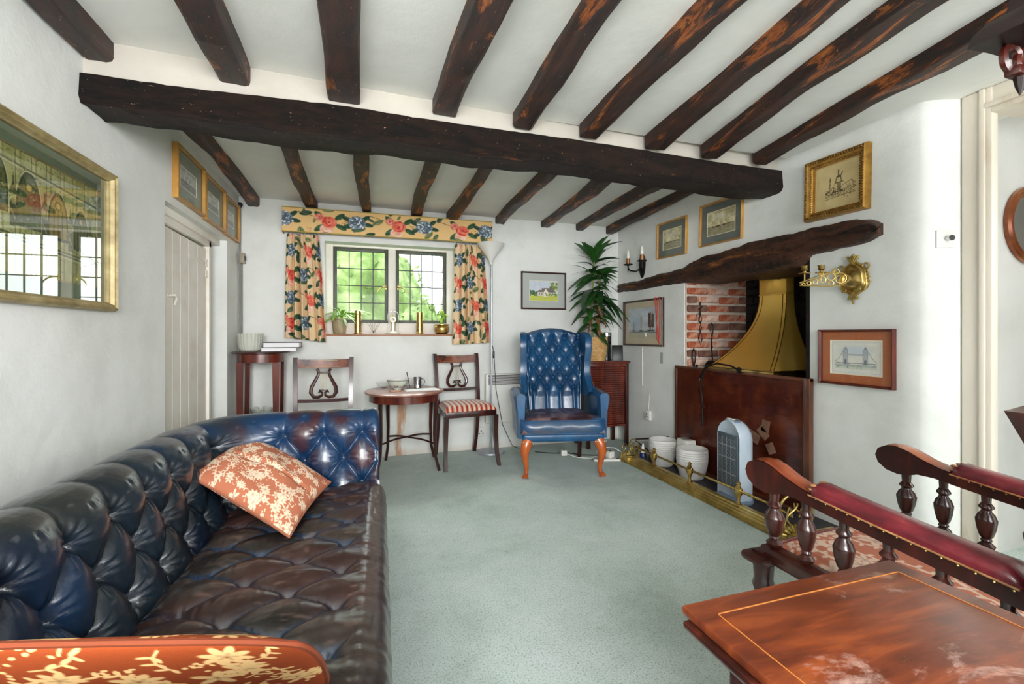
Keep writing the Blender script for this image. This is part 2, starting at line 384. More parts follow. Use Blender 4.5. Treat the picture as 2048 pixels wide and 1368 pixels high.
def chintz(wd, ht, S, bg=(232, 192, 132), seed=3, y0=-.2):
    c = Cv(wd, ht, bg); c.r = random.Random(seed); r = c.r
    y = S * y0; row = 0
    while y < ht + S * .4:
        x = -S * .6 + (row % 2) * S * .9
        while x < wd + S:
            for k in range(5):
                px_, py_ = x + r.uniform(-.2, 1.3) * S, y + r.uniform(-.32, .32) * S
                if k < 3: c.leaf(px_, py_, S * r.uniform(.05, .09), r.random() * 6.28, [(104, 116, 84), (132, 128, 88), (76, 96, 72)][k])
                else: c.sprig(px_, py_, S * .08, [(196, 120, 66), (206, 146, 112)][k - 3])
            for k in range(3): c.leaf(x + r.uniform(-.15, .5) * S, y + r.uniform(-.3, .35) * S, S * r.uniform(.11, .17), r.random() * 6.28, [(50, 78, 60), (84, 106, 78), (112, 124, 84)][k])
            c.line([(x - .1 * S, y + .1 * S), (x + .3 * S, y - .2 * S), (x + .6 * S, y - .1 * S)], S * .015, (110, 100, 60))
            c.sprig(x - S * .25, y + S * .05, S * .12)
            for q in (2.6, 3.6, .2, 5.6): c.leaf(x + .24 * S * math.cos(q), y + .2 * S * math.sin(q), S * .12, q, (46, 74, 56))
            c.hyd(x, y, S * .2, ((150, 165, 178), (224, 229, 226), (120, 136, 150), (84, 98, 112)))
            X, Y = x + S * .92, y + S * .03
            for q in (.5, 2.4, 3.9, 5.6): c.leaf(X + .28 * S * math.cos(q), Y + .24 * S * math.sin(q), S * .14, q, (54, 86, 58))
            c.rose(X - .2 * S, Y - .12 * S, S * .11, (226, 138, 112), (200, 84, 76), (240, 176, 150))
            c.rose(X - .06 * S, Y + .18 * S, S * .15, (238, 192, 168), (222, 150, 124), (247, 218, 200))
            c.rose(X, Y, S * .17, (228, 112, 88), (196, 54, 54), (240, 150, 122))
            for k in range(2): c.leaf(X + r.uniform(.35, .6) * S, Y + r.uniform(-.3, .2) * S, S * .12, r.random() * 6, (60, 88, 64))
            x += S * 1.5
        y += S * .62; row += 1
    return c
def damask(wd, ht, S, bg, fg, seed=5):
    c = Cv(wd, ht, bg); c.r = random.Random(seed); r = c.r
    for k in range(int(wd * ht / (S * S) * 4.2)):
        x, y = r.uniform(0, wd), r.uniform(0, ht); t = k % 3
        if t == 0:
            R = S * r.uniform(.28, .42); c.flower(x, y, R, fg, r.choice((5, 6, 8))); c.flower(x, y, R * .45, tuple(v * .86 for v in fg), 5)
        elif t == 1:
            q = r.random() * 6.28; pts = [(x + S * u * math.cos(q + u * .9), y + S * u * math.sin(q + u * .9)) for u in (0, .25, .5, .75)]
            c.line(pts, S * .05, fg)
            for px, py in pts[1:]:
                for sg in (-1, 1): c.blob(px + S * .1 * math.cos(q + sg * 1.2), py + S * .1 * math.sin(q + sg * 1.2), S * .13, S * .05, fg, q + sg * .9)
        else:
            for j in range(9): c.blob(x + r.gauss(0, .16) * S, y + r.gauss(0, .16) * S, S * .06, S * .045, fg, r.random() * 3)
    return c

def paper(name, cv, w, h, m, parent, y=0.0, x0=None, z0=None, tag_=None):
    """flat painted sheet in local XZ, facing -Y; canvas row 0 = top"""
    x0 = -w / 2 if x0 is None else x0; z0 = -h / 2 if z0 is None else z0
    nu, nv = cv.w, cv.h; u = np.linspace(0, 1, nu); v = np.linspace(0, 1, nv)
    P = np.zeros((nv, nu, 3)); P[..., 0] = x0 + u[None, :] * w; P[..., 1] = y; P[..., 2] = z0 + h - v[:, None] * h
    return npmesh(name, P, nu, nv, m, parent, cv.a, flip=True)

def frame_mesh(w, h, prof):
    """prof: (inset, y) pairs from the outer back edge to the inner edge; local XZ, front is -Y"""
    mb = M(); vs = []
    for ins, y in prof:
        a, b = w / 2 - ins, h / 2 - ins; vs += [(-a, y, -b), (a, y, -b), (a, y, b), (-a, y, b)]
    fs = [(i * 4 + k, i * 4 + (k + 1) % 4, (i + 1) * 4 + (k + 1) % 4, (i + 1) * 4 + k) for i in range(len(prof) - 1) for k in range(4)]
    return mb.add(vs, fs)
def picture(name, label, loc, rotz, w, h, fw, fd, fm, cv, mountcol, mount, roll=0, prof=None, slip=None, group=None, glass=None):
    t = thing(name, label, 'picture', loc, rotz, group); t.rotation_euler = (0, roll, rotz)
    prof = prof or [(0, 0), (0, -fd * .8), (fw * .15, -fd), (fw * .55, -fd * .9), (fw * .8, -fd * .65), (fw, -fd * .55), (fw, -.004)]
    frame_mesh(w, h, prof).o('frame', fm, t, .3)
    iw, ih = w - 2 * fw, h - 2 * fw
    M().b2(-w / 2 + .003, w / 2 - .003, -.004, 0, -h / 2 + .003, h / 2 - .003).o('backing', m_darkframe, t)
    mt = frame_mesh(iw + .004, ih + .004, [(0, -.0065), (mount + .002, -.0065), (mount + .004, -.0045)]).o('mount', mountcol, t)
    if slip: frame_mesh(iw - 2 * mount + .008, ih - 2 * mount + .008, [(0, -.0066), (0, -.0075), (.005, -.0075), (.006, -.005)]).o('slip', slip, mt)
    paper('print', cv, iw - 2 * mount, ih - 2 * mount, m_paint, mt, -.005)
    M().b2(-iw / 2, iw / 2, -.0105, -.0095, -ih / 2, ih / 2).o('glass', glass or m_picglass, t)
    return t

# ------------------------------------------------------------------ structure
XL, XR, YB, ZC, YF = -1.05, 2.57, 4.26, 2.285, -1.45
def ceil_z(y): return 2.255 if y < 2.2 else ZC
fl = struct(M().b2(-1.4, 5.0, YF - .3, 4.7, -.06, 0).o('floor', m_carpet))
ce = struct(M().b2(-1.3, 4.4, 2.2, 4.5, ZC, ZC + .1).b2(-1.3, 4.4, YF - .2, 2.2, 2.262, ZC + .1).o('ceiling', m_ceil))
# left wall with a shallow door recess
struct(M().b2(XL - .25, XL, YF, 2.846, 0, 2.4).b2(XL - .25, XL, 2.846, 3.935, 1.845, 2.4).b2(XL - .25, XL, 3.935, 4.6, 0, 2.4)
       .b2(XL - .30, XL - .16, 2.8, 3.98, 0, 1.9).o('wall_left', m_plaster))
# back wall with the window hole; rusty damp stains low down under the window
WX0, WX1, WZ0, WZ1 = -.385, .785, 1.125, 1.955
def mat_backwall():
    m, nt, bs = newmat('stained_white_plaster')
    n = noise_node(nt, 2.2, 5); r = ramp(nt, n.outputs[0], [(0.3, 'd9dad4'), (0.5, 'e6e7e2'), (0.7, 'ecedea')])
    tc = N(nt, 'ShaderNodeTexCoord'); sx = N(nt, 'ShaderNodeSeparateXYZ'); nt.links.new(tc.outputs['Object'], sx.inputs[0])
    def mth(op, a, b):
        q = N(nt, 'ShaderNodeMath', operation=op)
        for i, v in enumerate((a, b)):
            if isinstance(v, (int, float)): q.inputs[i].default_value = v
            else: nt.links.new(v, q.inputs[i])
        return q.outputs[0]
    wob = noise_node(nt, 9, 4, .6, (1, 1, .25)).outputs[0]
    xx = mth('ADD', sx.outputs[0], mth('MULTIPLY', mth('SUBTRACT', wob, .5), .22))
    d = mth('ABSOLUTE', mth('SUBTRACT', xx, .27), 0)
    line = mth('MULTIPLY', mth('SUBTRACT', 1.0, mth('DIVIDE', d, .045)), 1.3)
    low = mth('SUBTRACT', 1.0, mth('DIVIDE', sx.outputs[2], .58)); low2 = mth('MINIMUM', mth('MULTIPLY', low, 6), 1)
    f = mth('MULTIPLY', mth('MAXIMUM', line, 0), mth('MAXIMUM', low2, 0))
    foot = mth('MULTIPLY', mth('SUBTRACT', .07, sx.outputs[2]), 9)
    f2 = mth('MULTIPLY', mth('MINIMUM', mth('MAXIMUM', mth('ADD', f, mth('MULTIPLY', mth('MAXIMUM', foot, 0), wob)), 0), 1), .8)
    mx = N(nt, 'ShaderNodeMix', data_type='RGBA'); nt.links.new(f2, mx.inputs[0]); nt.links.new(r.outputs[0], mx.inputs[6]); mx.inputs[7].default_value = lin('b87c42')
    nt.links.new(mx.outputs[2], bs.inputs['Base Color']); bs.inputs['Roughness'].default_value = .75
    b = noise_node(nt, 7, 5); addbump(nt, bs, b.outputs[0], .35, .012); return m
struct(M().b2(-1.3, WX0, YB, 4.52, 0, 2.4).b2(WX1, 4.4, YB, 4.52, 0, 2.4).b2(WX0, WX1, YB, 4.52, 0, WZ0).b2(WX0, WX1, YB, 4.52, WZ1, 2.4).o('wall_back', mat_backwall()))
# right wall around the fireplace opening, with the rounded shoulder and return before the doorway
OY0, OY1, OZ = 2.044, 3.187, 1.60
wr = M().b2(XR, 3.35, OY1, 4.4, 0, 2.4).b2(XR, 3.35, OY0, OY1, OZ, 2.4)
poly = [(XR, OY0), (XR, 1.56)] + [(XR + .07 - .07 * math.cos(a), 1.50 - .07 * math.sin(a)) for a in (.3, .7, 1.1, 1.4)] + [(2.735, 1.385), (2.9, 1.385), (2.9, 1.42), (3.35, 1.42), (3.35, OY0)]
wr.prism(poly, 0, 2.4, 'z'); wall_r = struct(wr.o('wall_right', m_plaster))
M().b2(3.22, 3.35, OY0, OY1, 0, 1.7).b2(XR + .004, 3.30, OY0 - .1, OY0 + .03, 0, 1.66).b2(XR + .012, 3.30, OY1 - .012, OY1 + .1, 0, 1.66).o('brick_backing', m_soot, wall_r)
bk = M().b2(XR + .006, 3.215, OY1 - .02, OY1 + .01, 0, 1.66); bk.o('mortar', m_mortar, wall_r)
rb = random.Random(11); bmeshes = {}
def brick_mesh(L, m, k):
    key = (round(L, 3), m.name, k)
    if key not in bmeshes:
        q = M().box((0, 0, 0), (L, .05, .057), .009, 2); rr = random.Random(k)
        q.v = [(x + rr.uniform(-.003, .003), y + rr.uniform(-.003, .003), z + rr.uniform(-.003, .003)) for x, y, z in q.v]
        me = q.mesh('brick'); me.materials.append(m); bmeshes[key] = me
    return bmeshes[key]
for row in range(21):
    z = .04 + row * .0768; x = XR + .008
    seq = [.205, .205, .205] if row % 2 else [.10, .205, .205, .09]
    if row % 2 == 0: seq = [.095, .21, .2, .1]
    for i, L in enumerate(seq):
        if x + L > 3.21: L = 3.21 - x
        if L < .04: break
        m = rb.choice([m_brick1, m_brick1, m_brick2, m_brick2, m_brick3]) if x < 2.95 else rb.choice([m_brick1, m_brick3])
        o = bpy.data.objects.new('brick', brick_mesh(L, m, rb.randrange(3))); C.objects.link(o); o.parent = wall_r
        o.location = (x + L / 2, OY1 - .012 - rb.uniform(0, .008), z + rb.uniform(-.003, .003)); o.rotation_euler = (0, rb.uniform(-.012, .012), 0)
        x += L + .016
    y = OY0 + .035
    for i in range(6):
        L = .205 if (i or row % 2) else .1
        if y + L > OY1 - .05: L = OY1 - .05 - y
        if L < .04: break
        o = bpy.data.objects.new('brick', brick_mesh(L, m_soot if row > 3 else m_brick3, 0)); C.objects.link(o); o.parent = wall_r
        o.location = (3.205, y + L / 2, z); o.rotation_euler = (0, 0, PI / 2); y += L + .013
# walls behind and beside the camera, the hall beyond the doorway
struct(M().b2(-1.3, -.8, YF - .15, YF, 0, 2.4).b2(.5, .8, YF - .15, YF, 0, 2.4).b2(2.3, 4.4, YF - .15, YF, 0, 2.4)
       .b2(-.8, .5, YF - .15, YF, 0, .8).b2(-.8, .5, YF - .15, YF, 2.1, 2.4).b2(.8, 2.3, YF - .15, YF, 0, .8).b2(.8, 2.3, YF - .15, YF, 2.1, 2.4).o('wall_front', m_plaster))
struct(M().b2(2.735, 2.9, YF, .40, 0, 2.4).b2(2.735, 2.9, .40, 1.384, 2.16, 2.4).o('wall_right_near', m_plaster))
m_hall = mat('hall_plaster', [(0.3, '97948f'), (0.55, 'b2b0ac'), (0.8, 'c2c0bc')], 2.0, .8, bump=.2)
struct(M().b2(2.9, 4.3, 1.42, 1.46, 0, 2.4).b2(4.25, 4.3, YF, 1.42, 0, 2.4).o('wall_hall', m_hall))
# door casing (architrave in steps, painted cream)
cs = M()
for y0, y1, x0 in ((1.315, 1.384, 2.715), (1.295, 1.315, 2.70), (1.273, 1.295, 2.712)): cs.b2(x0, 2.76, y0, y1, 0, 2.2605, .004)
for y0, y1, x0 in ((.30, .40, 2.715), (.40, .43, 2.70)): cs.b2(x0, 2.76, y0, y1, 0, 2.25, .004)
cs.b2(2.716, 2.76, .30, 1.383, 2.19, 2.2602, .004).b2(2.70, 2.76, .36, 1.30, 2.165, 2.19, .004).b2(2.71, 2.90, .40, 1.275, 2.14, 2.165, .004)
cs.prism([(2.73, 1.276), (2.75, 1.281), (2.94, 1.385), (2.94, 1.415), (2.76, 1.383)], 0, 2.15, 'z')
struct(cs.o('trim_1', m_casing))

# ceiling joists: children of the ceiling; each is a rough-hewn member along Y
def joist(parent, x0, y0, x1, y1, zb, w0, seed, m, ztop, sag=.012):
    L = math.hypot(x1 - x0, y1 - y0); n = 36; rings = []; r = random.Random(seed); ph = [r.uniform(0, 6) for _ in range(6)]
    for i in range(n + 1):
        t = i / n; s = t * L
        a = w0 / 2 * (1 + .10 * math.sin(s * 3 + ph[0]) + .05 * math.sin(s * 9 + ph[1])); cy = .015 * math.sin(s * 2.2 + ph[2])
        b = zb + .010 * math.sin(s * 3.1 + ph[3]) + .004 * math.sin(s * 13 + ph[4]) - zb - sag * math.sin(PI * t) * 0
        ch = .012 + .006 * math.sin(s * 7 + ph[5]); zt = ztop - zb
        pr = [(-a, zt), (-a, b + ch * 1.3), (-a + ch * .4, b + ch * .4), (-a + ch * 1.3, b), (0, b + .003 * math.sin(s * 17)), (a - ch * 1.3, b), (a - ch * .4, b + ch * .4), (a, b + ch * 1.3), (a, zt)]
        rings.append([(s, cy + u + r.uniform(-.0015, .0015), v + r.uniform(-.0015, .0015)) for u, v in pr])
    o = M().ring_loft(rings).o('joist', m, parent, .9); o.location = (x0, y0, zb); o.rotation_euler = (0, 0, math.atan2(y1 - y0, x1 - x0)); return o
fx = [(-1.01, -1.005, .10), (-.557, -.50, .115), (-.128, -.075, .125), (.361, .375, .125), (.77, .715, .115), (1.15, 1.11, .115), (1.57, 1.40, .115), (1.96, 1.70, .12), (2.37, 2.10, .115)]
for k, (xa, xb, wd) in enumerate(fx):
    slope = (xb - xa) / 1.0
    joist(ce, xa + slope * -0.0, 2.15 + .02 * k / 3, xa + (xb - xa) * 3.3 if k < 6 else xa + (xb - xa) * 2.6, YF + .02, 2.185 + (.0 if k < 4 else .012), wd, 30 + k, m_joist, 2.30)
bx = [(-.90, -.95, .085), (-.46, -.48, .085), (-.043, -.035, .085), (.40, .41, .09), (.745, .745, .08), (1.17, 1.235, .085), (1.60, 1.705, .085), (2.02, 2.10, .085), (2.36, 2.47, .08)]
for k, (xa, xb, wd) in enumerate(bx):
    joist(ce, xa, 2.36, xb, YB + .02, 2.215, wd, 60 + k, m_joist, 2.32)
# white plaster fillet over the main beam
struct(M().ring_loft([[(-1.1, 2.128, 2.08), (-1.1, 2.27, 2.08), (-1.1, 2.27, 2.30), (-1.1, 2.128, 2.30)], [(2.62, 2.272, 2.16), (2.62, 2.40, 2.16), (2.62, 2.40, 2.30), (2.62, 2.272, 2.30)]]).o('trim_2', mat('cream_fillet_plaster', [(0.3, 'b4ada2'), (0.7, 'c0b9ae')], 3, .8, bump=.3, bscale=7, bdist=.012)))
# main beam
rings = []; r = random.Random(5); n = 90
for i in range(n + 1):
    t = i / n; x = lerp(-1.06, 2.58, t)
    yf = lerp(2.095, 2.24, t) + .008 * math.sin(x * 4); zb = np.interp(x, [-1.06, -.66, -.09, .63, 1.54, 2.58], [1.99, 2.0, 2.008, 2.022, 2.04, 2.052]); zt = np.interp(x, [-1.06, -.66, -.09, .63, 1.54, 2.58], [2.115, 2.118, 2.15, 2.163, 2.18, 2.195])
    zb += .006 * math.sin(x * 7 + 1) + .003 * math.sin(x * 23); yb = yf + .20 + .012 * math.sin(x * 3 + 2)
    ch = .022 + .008 * math.sin(x * 5); e = min(1, (x + 1.06) / .16); zb2 = zb + (1 - e) * .02
    pr = [(yf + .004, zt), (yf - .004, zb + ch * 1.2), (yf + ch * .35, zb + ch * .35), (yf + ch * 1.3, zb2), (yf + .1, zb2 - .003), (yb - ch * 1.2 - (1 - e) * .04, zb2), (yb - ch * .3, zb + ch * .5), (yb, zb + ch * 1.4), (yb, zt + .09)]
    rings.append([(x, u + r.uniform(-.002, .002), v + r.uniform(-.002, .002)) for u, v in pr])
tag(M().ring_loft(rings).o('ceiling_beam', m_beam, None, .9), 'long dark oak main beam crossing the whole ceiling from wall to wall', 'beam')
# mantel beam over the fireplace
top = [(4.30, 1.655), (4.0, 1.662), (3.55, 1.678), (3.13, 1.70), (2.93, 1.742), (2.78, 1.752), (2.5, 1.762), (2.33, 1.765), (2.18, 1.768), (2.0, 1.763), (1.79, 1.752), (1.68, 1.742), (1.635, 1.71)]
bot = [(4.30, 1.575), (3.9, 1.572), (3.6, 1.565), (3.35, 1.57), (3.15, 1.572), (2.9, 1.56), (2.6, 1.55), (2.3, 1.54), (2.1, 1.545), (2.02, 1.605), (1.85, 1.618), (1.70, 1.624), (1.635, 1.65)]
rings = []; r = random.Random(8)
for i in range(101):
    y = lerp(4.24, 1.635, i / 100); zt = np.interp(-y, [-a for a, b in top], [b for a, b in top]); zb = np.interp(-y, [-a for a, b in bot], [b for a, b in bot])
    zt += .006 * math.sin(y * 11) + .003 * math.sin(y * 29); zb += .005 * math.sin(y * 9 + 1); zm = lerp(zb, zt, .45)
    bul = .035 * sstep(3.5, 2.9, y) + .028; x = XR - bul; inn = OY0 < y < OY1; xb_ = XR + (.30 if inn else .02)
    pr = [(xb_, zt), (XR - .004, zt + .004), (x + .012, zt - .006), (x, lerp(zt, zb, .25)), (x + .014, zm + .012), (x + .004, zm - .01), (x + .006, zb + .02), (x + .022, zb + .002), (XR + .01, zb - (.004 if inn else 0)), (xb_, zb - (.01 if inn else 0))]
    rings.append([(u + r.uniform(-.004, .004), y, v + r.uniform(-.003, .003)) for u, v in pr])
mb_ = M().ring_loft(rings); mb_.v = [(y - 1.6, -(x - 2.5), z) for x, y, z in mb_.v]
mo = tag(mb_.o('mantel_beam', m_mantel, None, .9), 'rough bowed oak beam over the brick fireplace opening', 'beam'); mo.location = (2.5, 1.6, 0); mo.rotation_euler = (0, 0, PI / 2)
# ------------------------------------------------------------------ window_1 : cream frame, two leaded casements
wn = sempty('window_1', (0, 4.43, 0))
f = M(); X0, X1, Z0, Z1 = -.324, .724, 1.232, 1.938
f.b2(WX0 - .01, X0, -.03, .06, WZ0, WZ1 + .01, .004).b2(X1, WX1 + .01, -.03, .06, WZ0, WZ1 + .01, .004).b2(X0, X1, -.03, .06, Z1, WZ1 + .01, .002)
f.b2(X0, X1, -.03, .06, WZ0, Z0, .002)
f.o('frame', m_cream, wn); M().b2(.166, .236, -.028, .05, Z0 - .005, Z1 + .005, .006).o('mullion', m_cream, wn)
pane_cache = {}
for (a, b, side) in ((X0, .166, -1), (.236, X1, 1)):
    cas = M(); fw = .032
    cas.b2(a, a + fw, .0, .03, Z0, Z1, .003).b2(b - fw, b, .0, .03, Z0, Z1, .003).b2(a + fw, b - fw, .0, .03, Z1 - fw, Z1, .003).b2(a + fw, b - fw, .0, .03, Z0, Z0 + fw, .003)
    co = cas.o('casement', m_leadgrey, wn)
    ia, ib, ja, jb = a + fw, b - fw, Z0 + fw, Z1 - fw; gw, gh = (ib - ia) / 4, (jb - ja) / 4
    for i in range(1, 4):
        M().b2(ia + i * gw - .004, ia + i * gw + .004, .006, .022, ja, jb, .001).o('lead_came', m_lead, co)
        M().b2(ia, ib, .0065, .0215, ja + i * gh - .004, ja + i * gh + .004, .001).o('lead_came', m_lead, co)
    for i in range(4):
        for j in range(4):
            key = round(gw, 4)
            if key not in pane_cache:
                me = M().box((0, 0, 0), (gw - .005, .003, gh - .005)).mesh('pane'); me.materials.append(m_pane); pane_cache[key] = me
            o = bpy.data.objects.new('pane', pane_cache[key]); C.objects.link(o); o.parent = co; o.location = (ia + (i + .5) * gw, .015, ja + (j + .5) * gh)
    # curved stay handle
    hx = .166 - .02 if side < 0 else .236 + .02
    pts = [(hx, -.01, 1.575), (hx, -.035, 1.578)] + [(hx + side * .085 * math.sin(q), -.045, 1.578 - .075 * (1 - math.cos(q))) for q in (.35, .7, 1.05, 1.35)]
    if side < 0: pass
    M().tube(pts, [.007, .007, .006, .006, .005, .004], 8).b2(hx - .008, hx + .008, -.012, .0, 1.55, 1.60, .003).o('handle', m_brassold, co)
si = M().b2(WX0 + .002, WX1 - .002, -.115, .035, -.018, 0, .004).o('window_2', m_sillwood); si.location = (0, YB + .108, 1.128); si.name = 'window_sill'; struct(si)

# ------------------------------------------------------------------ outside the window: grass, shrubs, bare tree
m_grass = mat('garden_grass', [(0.3, '4a6430'), (0.7, '66864a')], 4, .9)
g = struct(M().b2(-30, 40, 4.9, 60, -.4, -.3).o('garden_ground', m_grass)); g['kind'] = 'structure'
m_bush = mat('garden_foliage', [(0.3, '4c5e30'), (0.5, '6f8648'), (0.7, 'a6b880')], 2.5, .8, bump=.6, bscale=9, bdist=.05)
def bush(x, y, z, r, h, seed, label):
    rr = random.Random(seed); bmm = bmesh.new(); bmesh.ops.create_icosphere(bmm, subdivisions=4, radius=1)
    P = np.array([v.co[:] for v in bmm.verts]); d = 1 + .35 * (vnoise(P, 2.2, seed) - .5) + .25 * (vnoise(P, 6, seed + 1) - .5)
    for v, k in zip(bmm.verts, d): v.co = (v.co.x * k * r, v.co.y * k * r, v.co.z * k * h)
    vs = [v.co[:] for v in bmm.verts]; fs = [[v.index for v in q.verts] for q in bmm.faces]; bmm.free()
    q = M().add(vs, fs)
    for k in range(900):
        i = rr.randrange(len(vs)); c = Vector(vs[i]) * rr.uniform(.97, 1.08); s = rr.uniform(.04, .1)
        a = Vector((rr.gauss(0, 1), rr.gauss(0, 1), rr.gauss(0, 1))).normalized() * s; b = a.orthogonal().normalized() * s * .5
        q.add([c - a, c + b, c + a, c - b], [(0, 1, 2, 3)])
    o = q.o('garden_shrub', m_bush, None, 3); o.location = (x, y, z); tag(o, label, 'shrub'); return o
bush(-.55, 9.5, 1.3, 1.5, 1.9, 1, 'large pale green shrub outside, seen through the left window casement')
bush(-2.2, 15.2, 2.2, 2.2, 3.0, 2, 'tall round green shrub outside, behind the left casement')
bush(.80, 7.2, .6, .5, .95, 3, 'low green shrub outside, low in the right casement')
tr = thing('garden_tree', 'bare pale grey tree outside seen through the right casement', 'tree', (2.35, 17, -.3))
m_bark = mat('pale_bark', [(0.3, '9a9a8c'), (0.7, 'c2c2b4')], 8, .9); q = M(); rr = random.Random(4)
def branch(p, d, L, r, depth):
    pts = [p]; rad = [r]
    for k in range(5):
        d = (d + Vector((rr.gauss(0, .16), rr.gauss(0, .16), rr.gauss(.02, .1)))).normalized(); pts.append(pts[-1] + d * L / 5); rad.append(r * (1 - .13 * (k + 1)))
    q.tube(pts, rad, 5)
    if depth:
        for k in range(4):
            b = pts[rr.randrange(1, 6)]; branch(b, (d + Vector((rr.gauss(0, .8), rr.gauss(0, .8), rr.gauss(0, .5)))).normalized(), L * .68, r * .5, depth - 1)
branch(Vector((0, 0, 0)), Vector((0, 0, 1)), 4.2, .11, 4); q.o('trunk', m_bark, tr)

# ------------------------------------------------------------------ door_1 : plank door in the left wall
dr = sempty('door_1', (-1.14, 3.39, 0))
y0, y1, zt = 3.065 - 3.39 - .0, 3.735 - 3.39, 1.752
wds = [.16, .105, .12, .13, .155]; yy = y0 - .09; k = 0
tot = y1 - yy; s_ = tot / sum(wds)
for k, wv in enumerate(wds):
    a = yy; b = yy + wv * s_; M().b2(-.012, .012, a + .0015, b - .0015, .01, zt - .002 * k, .004, 1).o('plank', m_cream, dr); yy = b
fr = M().b2(-.01, .03, y1 + .004, y1 + .05, 0, 1.81, .004).b2(-.01, .03, y0 - .15, y0 - .094, 0, 1.81, .004).b2(-.01, .03, y0 - .15, y1 + .05, zt + .006, 1.81, .004).b2(.0, .05, y0 - .15, y1 + .16, 1.80, 1.845, .003)
fr.o('door_frame', m_cream, dr)
M().b2(.012, .02, 3.11 - 3.39 - .03, 3.11 - 3.39 + .05, 1.345, 1.36, .002).tube([(.02, -.30, 1.35), (.045, -.29, 1.355), (.045, -.26, 1.34), (.03, -.25, 1.30)], .006).o('latch', m_cream, dr)
for z in (1.64, 1.56): M().b2(.012, .02, y1 - .02, y1 + .015, z - .025, z + .025, .003).o('hinge', m_cream, dr)
M().b2(.012, .016, y1 - .33, y1 - .01, 1.625, 1.65, .002).o('hinge_strap', m_cream, dr)

# ------------------------------------------------------------------ pictures
def cathedral():
    W, H = 200, 150; c = Cv(W, H, (196, 200, 128)); c.noise(46, .05, 2); r = c.r
    for k in range(9):
        x = 4 + k * 24; col = (222, 220, 158) if k % 2 else (206, 208, 140)
        c.rect(x, 0, x + 9, H, col, .85); c.rect(x + 6, 0, x + 9, H, (128, 130, 72), .6); c.line([(x, 0), (x, H)], 1, (90, 96, 52), .8)
        for y in range(8, H, 16): c.line([(x, y), (x + 9, y + 2)], 1, (140, 140, 84), .6)
    def arch(x, y, w, h, inner):
        pts = [(x - w, y + h)] + [(x - w * math.cos(t), y + h * .45 - h * .75 * math.sin(t) * (1 + .18 * math.sin(t))) for t in np.linspace(0, PI, 14)] + [(x + w, y + h)]
        c.poly(pts, (70, 80, 48)); ip = [(x + (px - x) * .80, y + (py - y) * .86 + 2) for px, py in pts]; c.poly(ip, inner)
        for dx in (-.4, 0, .4): c.line([(x + w * dx, y + h), (x + w * dx, y + h * .1)], 1.1, (54, 64, 40), .9)
        c.blob(x, y - h * .02, w * .36, w * .36, (54, 64, 40)); c.blob(x, y - h * .02, w * .24, w * .24, (214, 196, 96)); c.line(pts, 1.2, (230, 230, 180), .8)
    for i, (x, y, w, h) in enumerate(((26, 34, 17, 46), (72, 42, 20, 50), (120, 50, 19, 46), (164, 60, 16, 42))): arch(x, y, w, h, [(112, 124, 72), (96, 112, 66), (170, 150, 74), (120, 128, 76)][i])
    for x, y in ((49, 60), (97, 66), (143, 72), (184, 78)):
        c.poly([(x - 5, y + 34), (x - 4, y + 6), (x, y), (x + 4, y + 6), (x + 5, y + 34)], (86, 90, 54)); c.blob(x, y + 4, 3.4, 4, (170, 164, 112)); c.line([(x - 3, y + 14), (x + 3, y + 24)], 1.6, (190, 184, 130)); c.poly([(x - 7, y - 4), (x, y - 20), (x + 7, y - 4)], (100, 106, 60)); c.line([(x, y - 26), (x, y - 14)], 1.6, (60, 66, 40))
    for y in (14, 100, 104):
        c.line([(0, y), (W, y + 14)], 2.2, (86, 92, 54), .8); c.line([(0, y + 3), (W, y + 17)], 1.2, (232, 230, 184), .8)
    for k in range(650):
        x, y = r.uniform(0, W), r.uniform(0, 110); c.blob(x, y, r.uniform(.5, 1.7), r.uniform(.5, 1.9), r.choice([(44, 52, 34), (232, 234, 200), (92, 102, 62), (206, 190, 104)]), 0, .75, .6)
    return c
def seapiece(base=(176, 178, 172), dark=(70, 72, 70), seed=1, w=110, h=78):
    c = Cv(w, h, base); c.r = random.Random(seed); r = c.r; c.noise(60, .08, seed)
    c.rect(0, h * .62, w, h, tuple(v * .72 for v in base), .7)
    for k in range(60): x = r.uniform(0, w); y = r.uniform(h * .6, h); c.line([(x, y), (x + r.uniform(3, 9), y + r.uniform(-1, 1))], .9, dark, .5)
    for k in range(4):
        x = w * (.2 + .2 * k + r.uniform(-.04, .04)); y = h * .64; s = h * r.uniform(.18, .34)
        c.blob(x, y, s * .45, s * .12, dark); c.line([(x, y), (x, y - s)], 1.1, dark); c.poly([(x, y - s), (x + s * .4, y - s * .2), (x, y - s * .15)], tuple(min(255, v * 1.2) for v in base), .9)
    c.blob(w * .5, h * .25, w * .4, h * .14, (222, 222, 216), .1, .5, .8); return c
